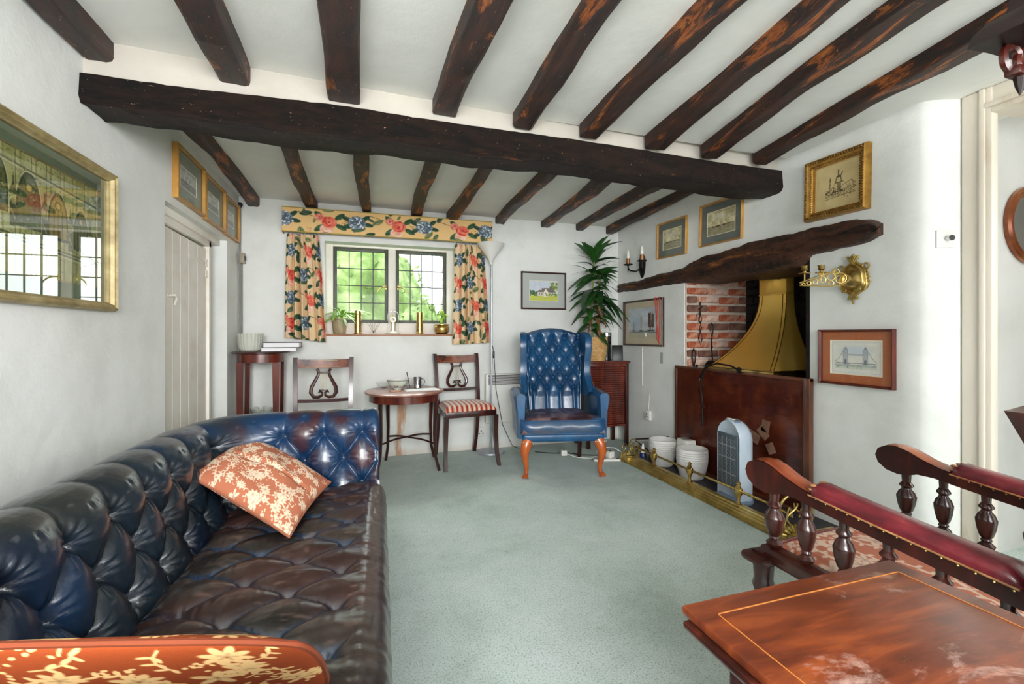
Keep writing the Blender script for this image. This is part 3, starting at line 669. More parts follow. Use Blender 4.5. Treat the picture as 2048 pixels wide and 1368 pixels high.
def cottage():
    c = Cv(120, 84, (214, 222, 232)); c.noise(18, .05, 3)
    c.rect(0, 58, 120, 84, (206, 210, 96)); c.noise(14, .2, 5)
    for k in range(40): c.blob(c.r.uniform(88, 118), c.r.uniform(6, 50), 6, 5, c.r.choice([(120, 140, 60), (160, 180, 90), (90, 110, 60)]), 0, .8)
    for k in range(40): c.blob(c.r.uniform(0, 40), c.r.uniform(42, 62), 5, 4, c.r.choice([(70, 110, 80), (130, 150, 80), (60, 90, 70)]), 0, .8)
    c.poly([(46, 44), (60, 30), (96, 30), (108, 46), (108, 48), (46, 48)], (120, 112, 110)); c.poly([(30, 48), (40, 38), (56, 38), (60, 48)], (134, 122, 116))
    c.rect(34, 48, 62, 64, (226, 218, 200)); c.poly([(60, 66), (60, 46), (68, 32), (78, 46), (78, 66)], (240, 232, 214)); c.rect(78, 48, 106, 62, (222, 212, 196))
    for x, y in ((40, 53), (50, 53), (66, 50), (86, 52), (96, 52)): c.rect(x, y, x + 4, y + 5, (90, 90, 96))
    c.rect(84, 22, 89, 32, (140, 96, 80)); c.rect(52, 30, 56, 38, (140, 96, 80))
    for k in range(60): c.blob(c.r.uniform(70, 118), c.r.uniform(54, 62), 3, 2, c.r.choice([(90, 130, 70), (170, 190, 100)]), 0, .8)
    return c
def barges():
    c = Cv(120, 130, (204, 212, 216)); c.noise(30, .04, 6); c.rect(0, 108, 120, 130, (196, 188, 164)); c.rect(0, 94, 120, 108, (170, 176, 174), .7)
    c.line([(2, 106), (70, 102), (118, 107)], 3, (84, 84, 84)); c.blob(30, 60, 26, 50, (180, 196, 212), 0, .6, .8)
    for x, s, t in ((52, 60, 0), (84, 74, 1), (96, 70, 1), (22, 34, 0)):
        y = 98; col = (120, 92, 82) if t else (196, 198, 196)
        c.poly([(x - 5, y - s * .2), (x - 3, y - s), (x + 7, y - s * .95), (x + 6, y - s * .18)], col); c.line([(x + 1, y), (x + 1, y - s - 4)], 1.4, (70, 62, 60)); c.blob(x, y, 9, 3.2, (60, 56, 58))
    c.line([(90, 98), (90, 22)], 2, (112, 66, 54)); return c
def bridge():
    c = Cv(150, 100, (232, 230, 218)); c.noise(8, .1, 2)
    for i_, v in ((4, 205), (6, 222)): c.a[i_, 5:145] = v; c.a[99 - i_, 5:145] = v; c.a[5:95, i_] = v; c.a[5:95, 149 - i_] = v
    c.blob(75, 30, 60, 22, (206, 218, 226), 0, .9, .8); c.rect(14, 70, 136, 78, (172, 184, 172), .7); c.rect(14, 78, 136, 84, (206, 212, 196), .7)
    for x in (46, 104):
        c.rect(x - 8, 40, x + 8, 72, (188, 192, 192)); c.poly([(x - 8, 40), (x - 6, 26), (x + 6, 26), (x + 8, 40)], (178, 186, 188)); c.poly([(x - 6, 26), (x, 16), (x + 6, 26)], (150, 160, 166))
        for dx in (-7, 6): c.line([(x + dx, 46), (x + dx, 24)], 1.2, (130, 138, 144))
        c.rect(x - 3, 56, x + 3, 70, (120, 128, 130))
    c.line([(54, 40), (96, 40)], 1.5, (140, 150, 156)); c.line([(54, 43), (96, 43)], 1, (140, 150, 156)); c.line([(16, 66), (134, 66)], 2, (128, 138, 138))
    c.line([(38, 32), (26, 52), (14, 62)], 1.2, (140, 150, 152)); c.line([(112, 32), (124, 52), (136, 62)], 1.2, (140, 150, 152))
    for k in range(30): c.blob(c.r.uniform(16, 134), c.r.uniform(66, 82), 3, 1.2, c.r.choice([(110, 130, 120), (160, 170, 120), (90, 100, 110)]), 0, .6)
    return c
def statue():
    c = Cv(120, 120, (220, 196, 142)); c.noise(14, .05, 4); ink = (76, 62, 46)
    r = c.r
    c.rect(57, 52, 69, 74, (140, 120, 86), .8); c.line([(52, 52), (74, 52)], 2, ink); c.line([(54, 76), (72, 76)], 2, ink)
    c.blob(62, 36, 7, 3.4, ink); c.line([(56, 37), (54, 50)], 2, ink); c.line([(67, 37), (69, 50)], 2, ink); c.line([(68, 34), (72, 26)], 2.6, ink); c.line([(61, 34), (61, 22)], 3.4, ink); c.blob(61, 20, 2.4, 2.4, ink)
    c.line([(36, 76), (39, 34), (42, 76)], 1.1, ink); c.line([(30, 78), (48, 60), (50, 78)], 1, ink); c.line([(78, 60), (96, 54), (104, 74)], 1, ink)
    for k in range(170):
        x = r.uniform(26, 106); y = 74 + r.gauss(0, 7) + (x - 66) ** 2 * .002; c.line([(x, y), (x + r.uniform(-3, 3), y + r.uniform(1, 5))], .9, ink, .7)
    c.line([(26, 92), (100, 86)], .8, ink); return c
def solid(h): return painted_mount[h] if h in painted_mount else painted_mount.setdefault(h, mat('mount_card', h, 5, .85))
painted_mount = {}
picture('picture_frame', 'big gilt framed green print of gothic stonework on the left wall', (XL + .001, 1.915, 1.505), PI / 2, .77, .575, .036, .04, m_giltpale, cathedral(), solid('7f9070'), .058, 0,
        [(0, 0), (0, -.022), (.006, -.036), (.012, -.04), (.018, -.032), (.026, -.034), (.032, -.022), (.036, -.018), (.036, -.004)], m_giltpale, None, m_picglass2)
g3 = 'three small gilt framed prints over the plank door'
for (y, z, wd, ht, sd, lab) in ((3.155, 2.045, .44, .31, 1, 'small framed grey ship print over the door, nearest the main beam'), (3.60, 2.035, .42, .305, 2, 'small framed grey print over the door, middle of three'),
                                (4.005, 2.025, .36, .295, 3, 'small framed grey print over the door, nearest the room corner')):
    picture('picture_frame', lab, (XL + .001, y, z), PI / 2, wd, ht, .014, .03, m_oakframe, seapiece((196, 198, 192), (96, 100, 96), sd), solid('9aa394'), .082, 0, [(0, 0), (0, -.028), (.003, -.03), (.012, -.03), (.014, -.012)], solid('e8e6dc'), g3)
picture('picture_frame', 'dark framed watercolour of a thatched cottage on the back wall', (1.7, YB - .001, 1.573), 0, .495, .385, .017, .02, m_darkframe, cottage(), solid('b9bdb8'), .075, .0, None, solid('e6e2d0'))
picture('picture_frame', 'small gold framed landscape print right of the twin candle light', (XR - .001, 3.345, 1.98), -PI / 2, .40, .325, .014, .025, m_oakframe, seapiece((206, 196, 158), (98, 92, 66), 5), solid('747a72'), .062, .03, None, solid('ded4b0'))
picture('picture_frame', 'gold framed sailing ship print above the middle of the mantel beam', (XR - .001, 2.765, 1.99), -PI / 2, .43, .33, .014, .025, m_oakframe, seapiece((200, 188, 148), (88, 78, 50), 9), solid('6d736c'), .06, .03, None, solid('ded4b0'))
orn = picture('picture_frame', 'ornate gilt framed ink drawing of a mounted statue above mantel end', (XR - .001, 1.87, 1.982), -PI / 2, .36, .355, .045, .05, m_gilt, statue(), solid('caa768'), .006, .02,
        [(0, 0), (0, -.03), (.004, -.045), (.010, -.05), (.014, -.042), (.018, -.046), (.022, -.036), (.034, -.03), (.038, -.034), (.045, -.026), (.045, -.006)], None)
pr_ = picture('picture_frame', 'framed sailing barge watercolour left of the fireplace', (XR - .001, 3.79, 1.24), -PI / 2, .66, .455, .018, .024, m_darkframe, barges(), solid('cfc2a6'), .06, 0, None, None)
picture('picture_frame', 'red-brown framed watercolour of a twin-towered bridge below the brass sconce', (XR - .001, 1.773, .994), -PI / 2, .40, .315, .014, .03, m_redframe, bridge(), solid('b5683e'), .05, 0, None, solid('efe4c8'))
# red cord hung over the barge picture
rc = M().tube([(2.545, 3.56, 1.475), (2.535, 3.555, 1.46), (2.538, 3.50, 1.05), (2.536, 3.485, 1.04), (2.538, 3.50, 1.06), (2.538, 3.48, 1.30), (2.545, 3.50, 1.475)], .0035, 6)
rc.tube([(2.548, 3.52, 1.474), (2.536, 3.518, 1.45), (2.537, 3.53, 1.08), (2.536, 3.49, 1.045)], .0035, 6)
tag(rc.o('red_cord', mat('red_cord', 'c3352c', 5, .7)), 'thin red cord looped over the corner of the barge picture', 'cord')
q = M()
for ins, n_, r_ in ((.0165, 22, .0068), (.040, 20, .0042)):
    a_f, b_f = .18 - ins, .1775 - ins
    for k in range(n_):
        s_ = -1 + 2 * (k + .5) / n_
        for x, z in ((s_ * a_f, b_f), (s_ * a_f, -b_f), (a_f, s_ * b_f), (-a_f, s_ * b_f)): q.ball((x, -.047 if ins < .02 else -.033, z), r_, 6, 4)
bd_ = q.o('bead_trim', mat('dark_gilt_bead', [(0.3, '4a2f12'), (0.7, '9a7030')], 40, .45, .5), orn); bd_['kind'] = 'stuff'
# ------------------------------------------------------------------ oval mirror in the hall
mi = thing('oval_mirror', 'oval mirror in a bronze frame on the hall wall', 'mirror', (3.33, 1.418, 1.70))
def oval(s, a, b, y): return [(a * math.cos(q), y, b * math.sin(q)) for q in [2 * PI * i / 48 for i in range(48)]]
rg = [oval(0, a, b, y) for a, b, y in ((.215, .205, 0), (.215, .205, -.018), (.205, .195, -.028), (.19, .18, -.02), (.182, .172, -.026), (.168, .158, -.014), (.165, .155, -.006))]
M().ring_loft(rg, False).o('frame', mat('bronze_frame', [(0.3, '5a2c16'), (0.55, '8a4c28'), (0.8, 'a88040')], 8, .3, .4), mi)
M().ring_loft([oval(0, .17, .16, -.004), oval(0, .17, .16, -.008)]).o('mirror_glass', mat('mirror_silver', 'd0d0d0', 5, .03, 1), mi)
# ------------------------------------------------------------------ valance and curtains
m_chintz = painted('chintz_cloth', .85, bump=.15, bscale=300)
va = thing('curtain_valance', 'floral chintz box valance above the window', 'valance', (.21, YB, 2.0))
cz = chintz(640, 76, 122, y0=-.33); Wv, Hv = 1.83, .205
def shell(cv, pts, z0, z1, name, parent, m):
    L = np.cumsum([0] + [math.dist(pts[i], pts[i + 1]) for i in range(len(pts) - 1)]); n = cv.w
    t = np.linspace(0, L[-1], n); X = np.interp(t, L, [p[0] for p in pts]); Y = np.interp(t, L, [p[1] for p in pts]); Z = np.linspace(z1, z0, cv.h)
    P = np.zeros((cv.h, n, 3)); P[..., 0] = X; P[..., 1] = Y; P[..., 2] = Z[:, None]; return npmesh(name, P, n, cv.h, m, parent, cv.a)
shell(cz, [(-Wv / 2, -.004), (-Wv / 2, -.11), (Wv / 2, -.11), (Wv / 2, -.004)], 0, Hv, 'front_panel', va, m_chintz)
M().b2(-Wv / 2 + .002, Wv / 2 - .002, -.108, -.002, Hv - .012, Hv - .002).b2(-Wv / 2 + .002, Wv / 2 - .002, -.107, -.1, .004, Hv - .01).o('pelmet_board', m_sillwood, va)
gp = M()
for z in (0.0, Hv): gp.tube([(-Wv / 2, -.006, z), (-Wv / 2, -.112, z), (Wv / 2, -.112, z), (Wv / 2, -.006, z)], .0045, 6)
gp.o('piping', mat('gold_green_piping', 'b09a4a', 5, .8), va)
va.rotation_euler = (0, -.004, 0)
def curtain(label, xa0, xa1, xb0, xb1, ztop, zbl, zbr, seed, loc):
    cv = chintz(230, 340, 125, (228, 198, 156), seed); nu, nv = 230, 340
    u = np.linspace(0, 1, nu)[None, :]; v = np.linspace(0, 1, nv)[:, None]
    xa = xa0 + (xa1 - xa0) * u; xb = xb0 + (xb1 - xb0) * u; e = v ** .8
    X = xa * (1 - e) + xb * e; Z = ztop + (lerp(zbl, zbr, u) - ztop) * v
    ph = 2 * PI * 5.3 * (u + .012 * np.sin(5 * u * 6.28 + seed)) + .4 * np.sin(3 * v)
    amp = .020 + .018 * v; Y = -1.9 * amp * (np.abs(np.sin(ph / 2)) ** .6 - .6) - .3 * amp * np.sin(1.3 * ph + 1) + 0 * v
    P = np.stack([X + .006 * np.cos(ph) * v, Y, Z + 0 * u], -1)
    t = thing('curtain', label, 'curtain', loc)
    sh = np.clip(1 - 0 * Y, 0, 1)[..., None]
    o = npmesh('cloth', P, nu, nv, m_chintz, t, cv.a * sh); md = o.modifiers.new('thick', 'SOLIDIFY'); md.thickness = .003
    q = M()
    for i in range(9):
        x = lerp(xa0, xa1, (i + .5) / 9); q.tube([(x, .012, ztop - .01), (x, .012, ztop + .02), (x, .0, ztop + .03)], .004, 6)
    q.tube([(xa0, .004, ztop + .028), (xa1, .004, ztop + .028)], .006, 6).o('hooks', m_silver, t); return t
curtain('floral chintz curtain gathered at the left of the window', -.675, -.425, -.70, -.36, 1.985, 1.10, 1.055, 3, (0, YB - .055, 0))
curtain('floral chintz curtain gathered at the right of the window', .775, 1.045, .745, 1.11, 1.985, 1.03, 1.045, 6, (0, YB - .055, 0))

# ------------------------------------------------------------------ things on the window sill
SZ = 1.129
def leafmesh(L, W, curl, m, n=6):
    vs = []; 
    for i in range(n + 1):
        t = i / n; wv = W / 2 * math.sin(PI * min(1, t * .92 + .06)) ** .8; x = L * t; z = -curl * L * t * t
        vs += [(x, -wv, z + wv * .15), (x, 0, z), (x, wv, z + wv * .15)]
    fs = []
    for i in range(n):
        a = i * 3; fs += [(a, a + 1, a + 4, a + 3), (a + 1, a + 2, a + 5, a + 4)]
    me = M().add(vs, fs).mesh('leaf', 3); me.materials.append(m); return me
def addleaf(me, parent, p, az, pitch, roll=0, s=1.0, name='leaf', ymax=None):
    if ymax is not None:
        for _ in range(4):
            R_ = Euler((roll, -pitch, az)).to_matrix()
            if max((R_ @ v.co).y * s + p[1] for v in me.vertices) <= ymax: break
            az = -az if math.sin(az) > .15 else az - .35; s *= .92
    o = bpy.data.objects.new(name, me); C.objects.link(o); o.parent = parent; o.location = p; o.rotation_euler = Euler((roll, -pitch, az)); o.scale = (s, s, s); return o
pt = thing('potted_plant', 'trailing pale green plant in a weathered wooden pot at the sill left', 'plant', (-.265, YB + .065, SZ))
M().lathe([(.045, 0), (.052, .01), (.068, .125), (.074, .128), (.074, .142), (.066, .142), (.062, .125), (.02, .12)], 28).o('pot', m_terr, pt)
lf = [leafmesh(.12, .028, .5, m_leafl), leafmesh(.10, .024, .9, mat('sill_leaf', [(0.3, '7ba05a'), (0.7, 'c9dcb0')], 8, .5)), leafmesh(.13, .02, 1.1, m_leafl)]
rr = random.Random(21)
for k in range(46):
    q = rr.uniform(0, 6.28); R = rr.uniform(.0, .05); s = rr.uniform(.7, 1.25)
    if math.sin(q) > .2: s *= .5
    if math.cos(q) > .6: s *= 1.3
    addleaf(lf[k % 3], pt, (R * math.cos(q), R * math.sin(q), .135 + rr.uniform(0, .07)), q, rr.uniform(-.1, 1.2), rr.uniform(-.6, .6), s, ymax=.07)
st = M()
for q in (0.1, .5, -.3, 2.8, 3.6): st.tube([(0, 0, .12), (.06 * math.cos(q), .03 * math.sin(q), .20), (.15 * math.cos(q), .04 * math.sin(q), .17)], .003, 5)
st.o('stems', m_leafl, pt)
for x, h, lab in ((-.105, .212, 'tall plain brass cylinder beside the trailing plant'), (.45, .205, 'tall plain brass cylinder right of the glass dome')):
    t = thing('brass_cylinder', lab, 'vase', (x, YB + .05, SZ), 0, 'pair of brass shell cases on the sill')
    M().lathe([(.034, 0), (.036, .003), (.036, .01), (.031, .014), (.031, h), (.029, h), (.029, .02), (.001, .02)], 28).o('tube', m_brass, t); M().torus((0, 0, h), .030, .0015).o('rim', m_brassold, t)
df = thing('reed_diffuser', 'small glass reed diffuser with thin black sticks on the sill', 'diffuser', (.03, YB + .03, SZ))
M().lathe([(.018, 0), (.022, .004), (.020, .024), (.008, .036), (.008, .048), (.006, .048), (.006, .034), (.016, .022), (.001, .004)], 20).o('bottle', m_glass, df)
q = M()
for a in (-.55, -.3, -.1, .15, .42, .62): q.tube([(0, 0, .01), (.11 * math.sin(a), .01 * math.cos(a * 9), .11 + .012 * math.cos(a * 3))], .0012, 5)
q.o('reeds', m_iron, df)
dm = thing('glass_dome_clock', 'glass dome over a small brass clock in the centre of the sill', 'clock', (.205, YB + .035, SZ))
M().lathe([(.062, 0), (.064, .004), (.064, .012), (.056, .016), (.001, .016)], 32).o('base', mat('pale_clock_base', 'd9d4cc', 5, .3), dm)
M().lathe([(.052, .0165), (.052, .17)] + [(.052 * math.cos(a), .17 + .05 * math.sin(a)) for a in (.3, .6, .9, 1.2, 1.5)] + [(.001, .2205)], 32).o('dome', m_glass, dm)
M().b2(-.024, .024, -.012, .012, .017, .022).tube([(-.018, 0, .02), (-.018, 0, .12)], .003).tube([(.018, 0, .02), (.018, 0, .12)], .003).lathe([(.001, -.012), (.026, -.012), (.028, -.008), (.028, .01), (.001, .012)], 24, (0, 0, .135), 'y').ball((0, 0, .17), .008).o('movement', m_brass, dm)
M().lathe([(.001, -.0135), (.022, -.0135), (.022, -.0122)], 24, (0, 0, .135), 'y').o('dial', m_paper, dm)
M().b2(-.002, .002, -.0155, -.0135, .125, .152).b2(0, .014, -.0155, -.0135, .134, .137).o('hands', m_black, dm)
pb = thing('potted_plant', 'bright green basil-like plant in a round brass bowl at the sill right', 'plant', (.665, YB + .075, SZ))
M().lathe([(.045, 0), (.062, .012), (.072, .04), (.070, .07), (.063, .082), (.072, .09), (.072, .094), (.060, .088), (.05, .075), (.001, .07)], 32).o('bowl', m_brass, pb)
lm = leafmesh(.06, .038, .7, mat('bright_leaf', [(0.3, '86b82e'), (0.7, 'b4dc58')], 8, .45))
for k in range(26):
    q = rr.uniform(0, 6.28); addleaf(lm, pb, (.008 * math.cos(q), .008 * math.sin(q), .15 + .09 * k / 26), q, rr.uniform(-.9, .5), 0, rr.uniform(.7, 1.1) * (.6 if math.sin(q) > .2 else 1), ymax=.06)
st = M().tube([(0, 0, .07), (.004, 0, .24)], .004, 6)
for a in (-1, -.5, .6, 1): st.tube([(0, 0, .08), (.03 * a, .01, .12), (.045 * a, .01, .16)], .002, 5)
st.o('stems', m_stem, pb)

# ------------------------------------------------------------------ floor lamp (uplighter)
lp = thing('floor_lamp', 'slim grey metal uplighter with a white conical bowl beside the curtain', 'lamp', (1.095, 4.09, 0))
M().lathe([(.001, 0), (.125, 0), (.128, .008), (.122, .022), (.03, .032), (.014, .045), (.001, .045)], 36).o('base', m_silver, lp)
M().tube([(0, 0, .03), (.006, 0, 1.80)], .0105, 12).lathe([(.013, 0), (.013, .03)], 12, (.002, 0, 1.0)).o('pole', m_silver, lp)
M().lathe([(.016, 1.79), (.022, 1.83), (.133, 1.985), (.130, 1.987), (.02, 1.845), (.001, 1.84)], 40).o('lamp_shade', mat('opal_shade', 'dedcd6', 5, .4), lp)
M().tube([(.012, -.01, 1.02), (.02, -.015, .98), (.03, -.01, .9), (.05, 0, .6), (.13, .05, .25), (.24, .08, .03), (.3, .05, .008)], .003, 6).b2(.015, .032, -.022, -.006, .9, .965, .004).o('cable', m_black, lp)

# ------------------------------------------------------------------ panel heater on the back wall behind the wing chair
ht = thing('panel_heater', 'white electric panel heater on the back wall behind the wing chair', 'heater', (1.33, YB, .26))
M().b2(-.26, .30, -.075, -.005, 0, .48, .01).o('case', m_white, ht)
q = M()
for i in range(9): q.b2(-.235, .28, -.082, -.07, .375 + i * .011, .380 + i * .011)
q.o('grille', m_iron, ht); M().b2(-.2, -.17, -.006, 0, .02, .4).b2(.2, .23, -.006, 0, .02, .4).o('bracket', m_silver, ht)

# ------------------------------------------------------------------ plant stand with vase and books, cut-glass bowl
ps = thing('plant_stand', 'tall mahogany stand with round top in the back left corner', 'table', (-.83, 4.02, 0))
M().lathe([(.001, .972), (.20, .972), (.208, .978), (.208, .985), (.20, .992), (.001, .992)], 40).o('tabletop', m_mahogd, ps)
M().lathe([(.165, .905), (.172, .905), (.172, .972), (.165, .972)], 36, cap=False).o('apron', m_mahog, ps)
for x in (-.125, .125):
    for y in (-.10, .10): M().ring_loft([[(x - s, y - s, z), (x + s, y - s, z), (x + s, y + s, z), (x - s, y + s, z)] for s, z in ((.019, 0), (.021, .5), (.026, .905))]).o('leg', m_mahog, ps)
M().lathe([(.001, .415), (.19, .415), (.19, .43), (.001, .43)], 36).o('shelf', m_mahogd, ps)
vs_ = thing('ribbed_vase', 'frosted ribbed glass vase on the tall mahogany stand', 'vase', (-.905, 4.0, .992))
n = 48; prof = [(.058, 0), (.07, .006), (.084, .05), (.090, .14), (.084, .14), (.078, .05), (.06, .012), (.001, .012)]
rings = [[(r_ * (1 + (.025 if r_ > .05 else 0) * math.cos(k * PI)) * math.cos(2 * PI * k / n), r_ * (1 + (.025 if r_ > .05 else 0) * math.cos(k * PI)) * math.sin(2 * PI * k / n), z) for k in range(n)] for r_, z in prof]
M().ring_loft(rings).o('body', mat('frosted_glass', [(0.3, 'b9bcae'), (0.7, 'd3d5c9')], 5, .25, coat=.4), vs_)
def book(name, label, loc, rz, w, d, h, cover, pages=m_paper):
    t = thing(name, label, 'book', loc, rz, 'books on the tall stand')
    M().b2(-w / 2 + .004, w / 2 - .004, -d / 2 + .006, d / 2 - .004, .005, h - .005).o('pages', pages, t)
    M().b2(-w / 2, w / 2, -d / 2, d / 2, 0, .005).b2(-w / 2, w / 2, -d / 2, d / 2, h - .005, h).b2(-w / 2, w / 2, d / 2 - .004, d / 2, 0, h).o('cover', cover, t)
book('book', 'white large flat book at the bottom of the pile on the stand', (-.695, 3.985, .992), .12, .25, .17, .026, m_paper)
book('book', 'thick book with black cover lying on top on the stand', (-.67, 3.99, 1.019), .02, .26, .17, .044, m_blackcover)
cb = thing('cut_glass_bowl', 'clear cut-glass bowl on the lower shelf of the tall stand', 'bowl', (-.80, 3.98, .431))
rings = []
for r_, z in ((.05, 0), (.06, .01), (.085, .06), (.10, .10), (.094, .10), (.08, .06), (.05, .02)):
    rings.append([(r_ * (1 + .05 * (k % 2)) * math.cos(2 * PI * k / 32), r_ * (1 + .05 * (k % 2)) * math.sin(2 * PI * k / 32), z + (.012 * (k % 4 < 2) if z > .09 else 0)) for k in range(32)])
M().ring_loft(rings).o('body', m_cutglass, cb, .2)

# ------------------------------------------------------------------ oval side table
tb = thing('oval_table', 'small mahogany oval occasional table between the two dining chairs', 'table', (.28, 3.86, 0))
A, B = .325, .345
M().lathe([(.001, .636), (.97, .636), (1, .644), (1, .652), (.975, .657), (.001, .657)], 56, sx=A, sy=B).o('tabletop', mat('worn_mahogany_top', [(0.3, '7a4034'), (0.6, 'a06a5a'), (0.8, 'b98878')], 6, .3, stretch=(4, 1, 4), coat=.4), tb)
M().lathe([(.87, .575), (.89, .575), (.89, .637), (.87, .637)], 56, sx=A, sy=B, cap=False).o('apron', m_mahog, tb)
corn = [(-.20, .05 - .12), (.235, -.17), (-.13, .24), (.25, .22)]
for (x, y) in corn:
    dx, dy = x / .3, y / .3; P = [(x, y, .637), (x, y, .5), (x * .97, y * .97, .3), (x * 1.0, y * 1.0, .12), (x * 1.12, y * 1.12, 0.004)]
    M().tube(P, [.02, .018, .014, .012, .013], 8).o('leg', m_mahogd, tb)
for a, b in ((0, 3), (1, 2)):
    p, q_ = corn[a], corn[b]; pts = [(lerp(p[0], q_[0], t), lerp(p[1], q_[1], t), .22 + .03 * math.sin(PI * t) ** 2 + .008 * math.sin(3 * PI * t)) for t in [i / 10 for i in range(11)]]
    M().tube(pts, .008, 8).o('stretcher', m_mahogd, tb)
TZ = .657
bw = thing('china_bowl', 'patterned pale china bowl on the oval table', 'bowl', (.225, 3.93, TZ))
c = Cv(120, 24, (206, 212, 198)); c.rect(0, 1, 120, 4, (140, 150, 140))
for k in range(5): c.flower(12 + 24 * k, 13, 4, (120, 110, 110), 5); c.leaf(18 + 24 * k, 12, 2.5, .4)
u = np.linspace(0, 2 * PI, 120, endpoint=False); pr = np.array([(.035, 0), (.035, .01), (.055, .018), (.075, .04), (.086, .066), (.09, .082)]); zz = np.linspace(0, 5, 24); R_ = np.interp(zz, range(6), pr[:, 0])[::-1]; Z_ = np.interp(zz, range(6), pr[:, 1])[::-1]
P = np.stack([R_[:, None] * np.cos(u)[None, :], R_[:, None] * np.sin(u)[None, :], Z_[:, None] + 0 * u[None, :]], -1)
npmesh('body', P, 120, 24, painted('china', .2, coat=.5), bw, c.a, closeu=True); M().lathe([(.089, .082), (.084, .066), (.072, .042), (.05, .022), (.001, .016)], 40, cap=False).o('inside', m_whiteglaze, bw)
bw2 = thing('glass_dish', 'clear glass dish tucked behind the china bowl', 'dish', (.115, 4.045, TZ))
M().lathe([(.03, 0), (.045, .012), (.072, .055), (.069, .055), (.045, .018), (.001, .006)], 36).o('body', m_glass, bw2)
mg = thing('silver_tankard', 'small silver tankard holding pens on the oval table', 'mug', (.395, 3.955, TZ))
M().lathe([(.032, 0), (.036, .004), (.034, .012), (.034, .09), (.036, .095), (.033, .095), (.031, .014), (.001, .01)], 32).o('body', m_chrome, mg)
M().tube([(.034, 0, .08), (.058, 0, .076), (.062, 0, .05), (.052, 0, .026), (.034, 0, .022)], .004, 8).o('handle', m_chrome, mg)
jr = thing('glass_tumbler', 'clear tumbler with a dark pencil, between bowl and tankard', 'glass', (.328, 3.985, TZ))
M().lathe([(.028, 0), (.032, .085), (.030, .085), (.026, .006), (.001, .006)], 28).o('body', m_glass, jr)
tag(M().tube([(.332, 3.985, TZ + .01), (.305, 3.98, TZ + .14)], .004, 6).o('pencil', m_black), 'dark pencil leaning left in the glass tumbler', 'pencil')
pp = M(); 
for k in range(3): pp.box((.41 + .004 * k, 3.80, TZ + .0012 + .0016 * k), (.27, .15, .0012), rot=(0, 0, .12 + .03 * k))
tag(pp.o('letter_sheets', m_paper), 'white sheets of paper fanned on the oval table', 'paper')
tag(M().box((.20, 3.755, TZ + .0045), (.085, .05, .009), .002, rot=(0, 0, .15)).o('pocket_notebook', mat('tan_card', 'b98c70', 5, .6)), 'small tan notebook at the front of the oval table', 'notebook')
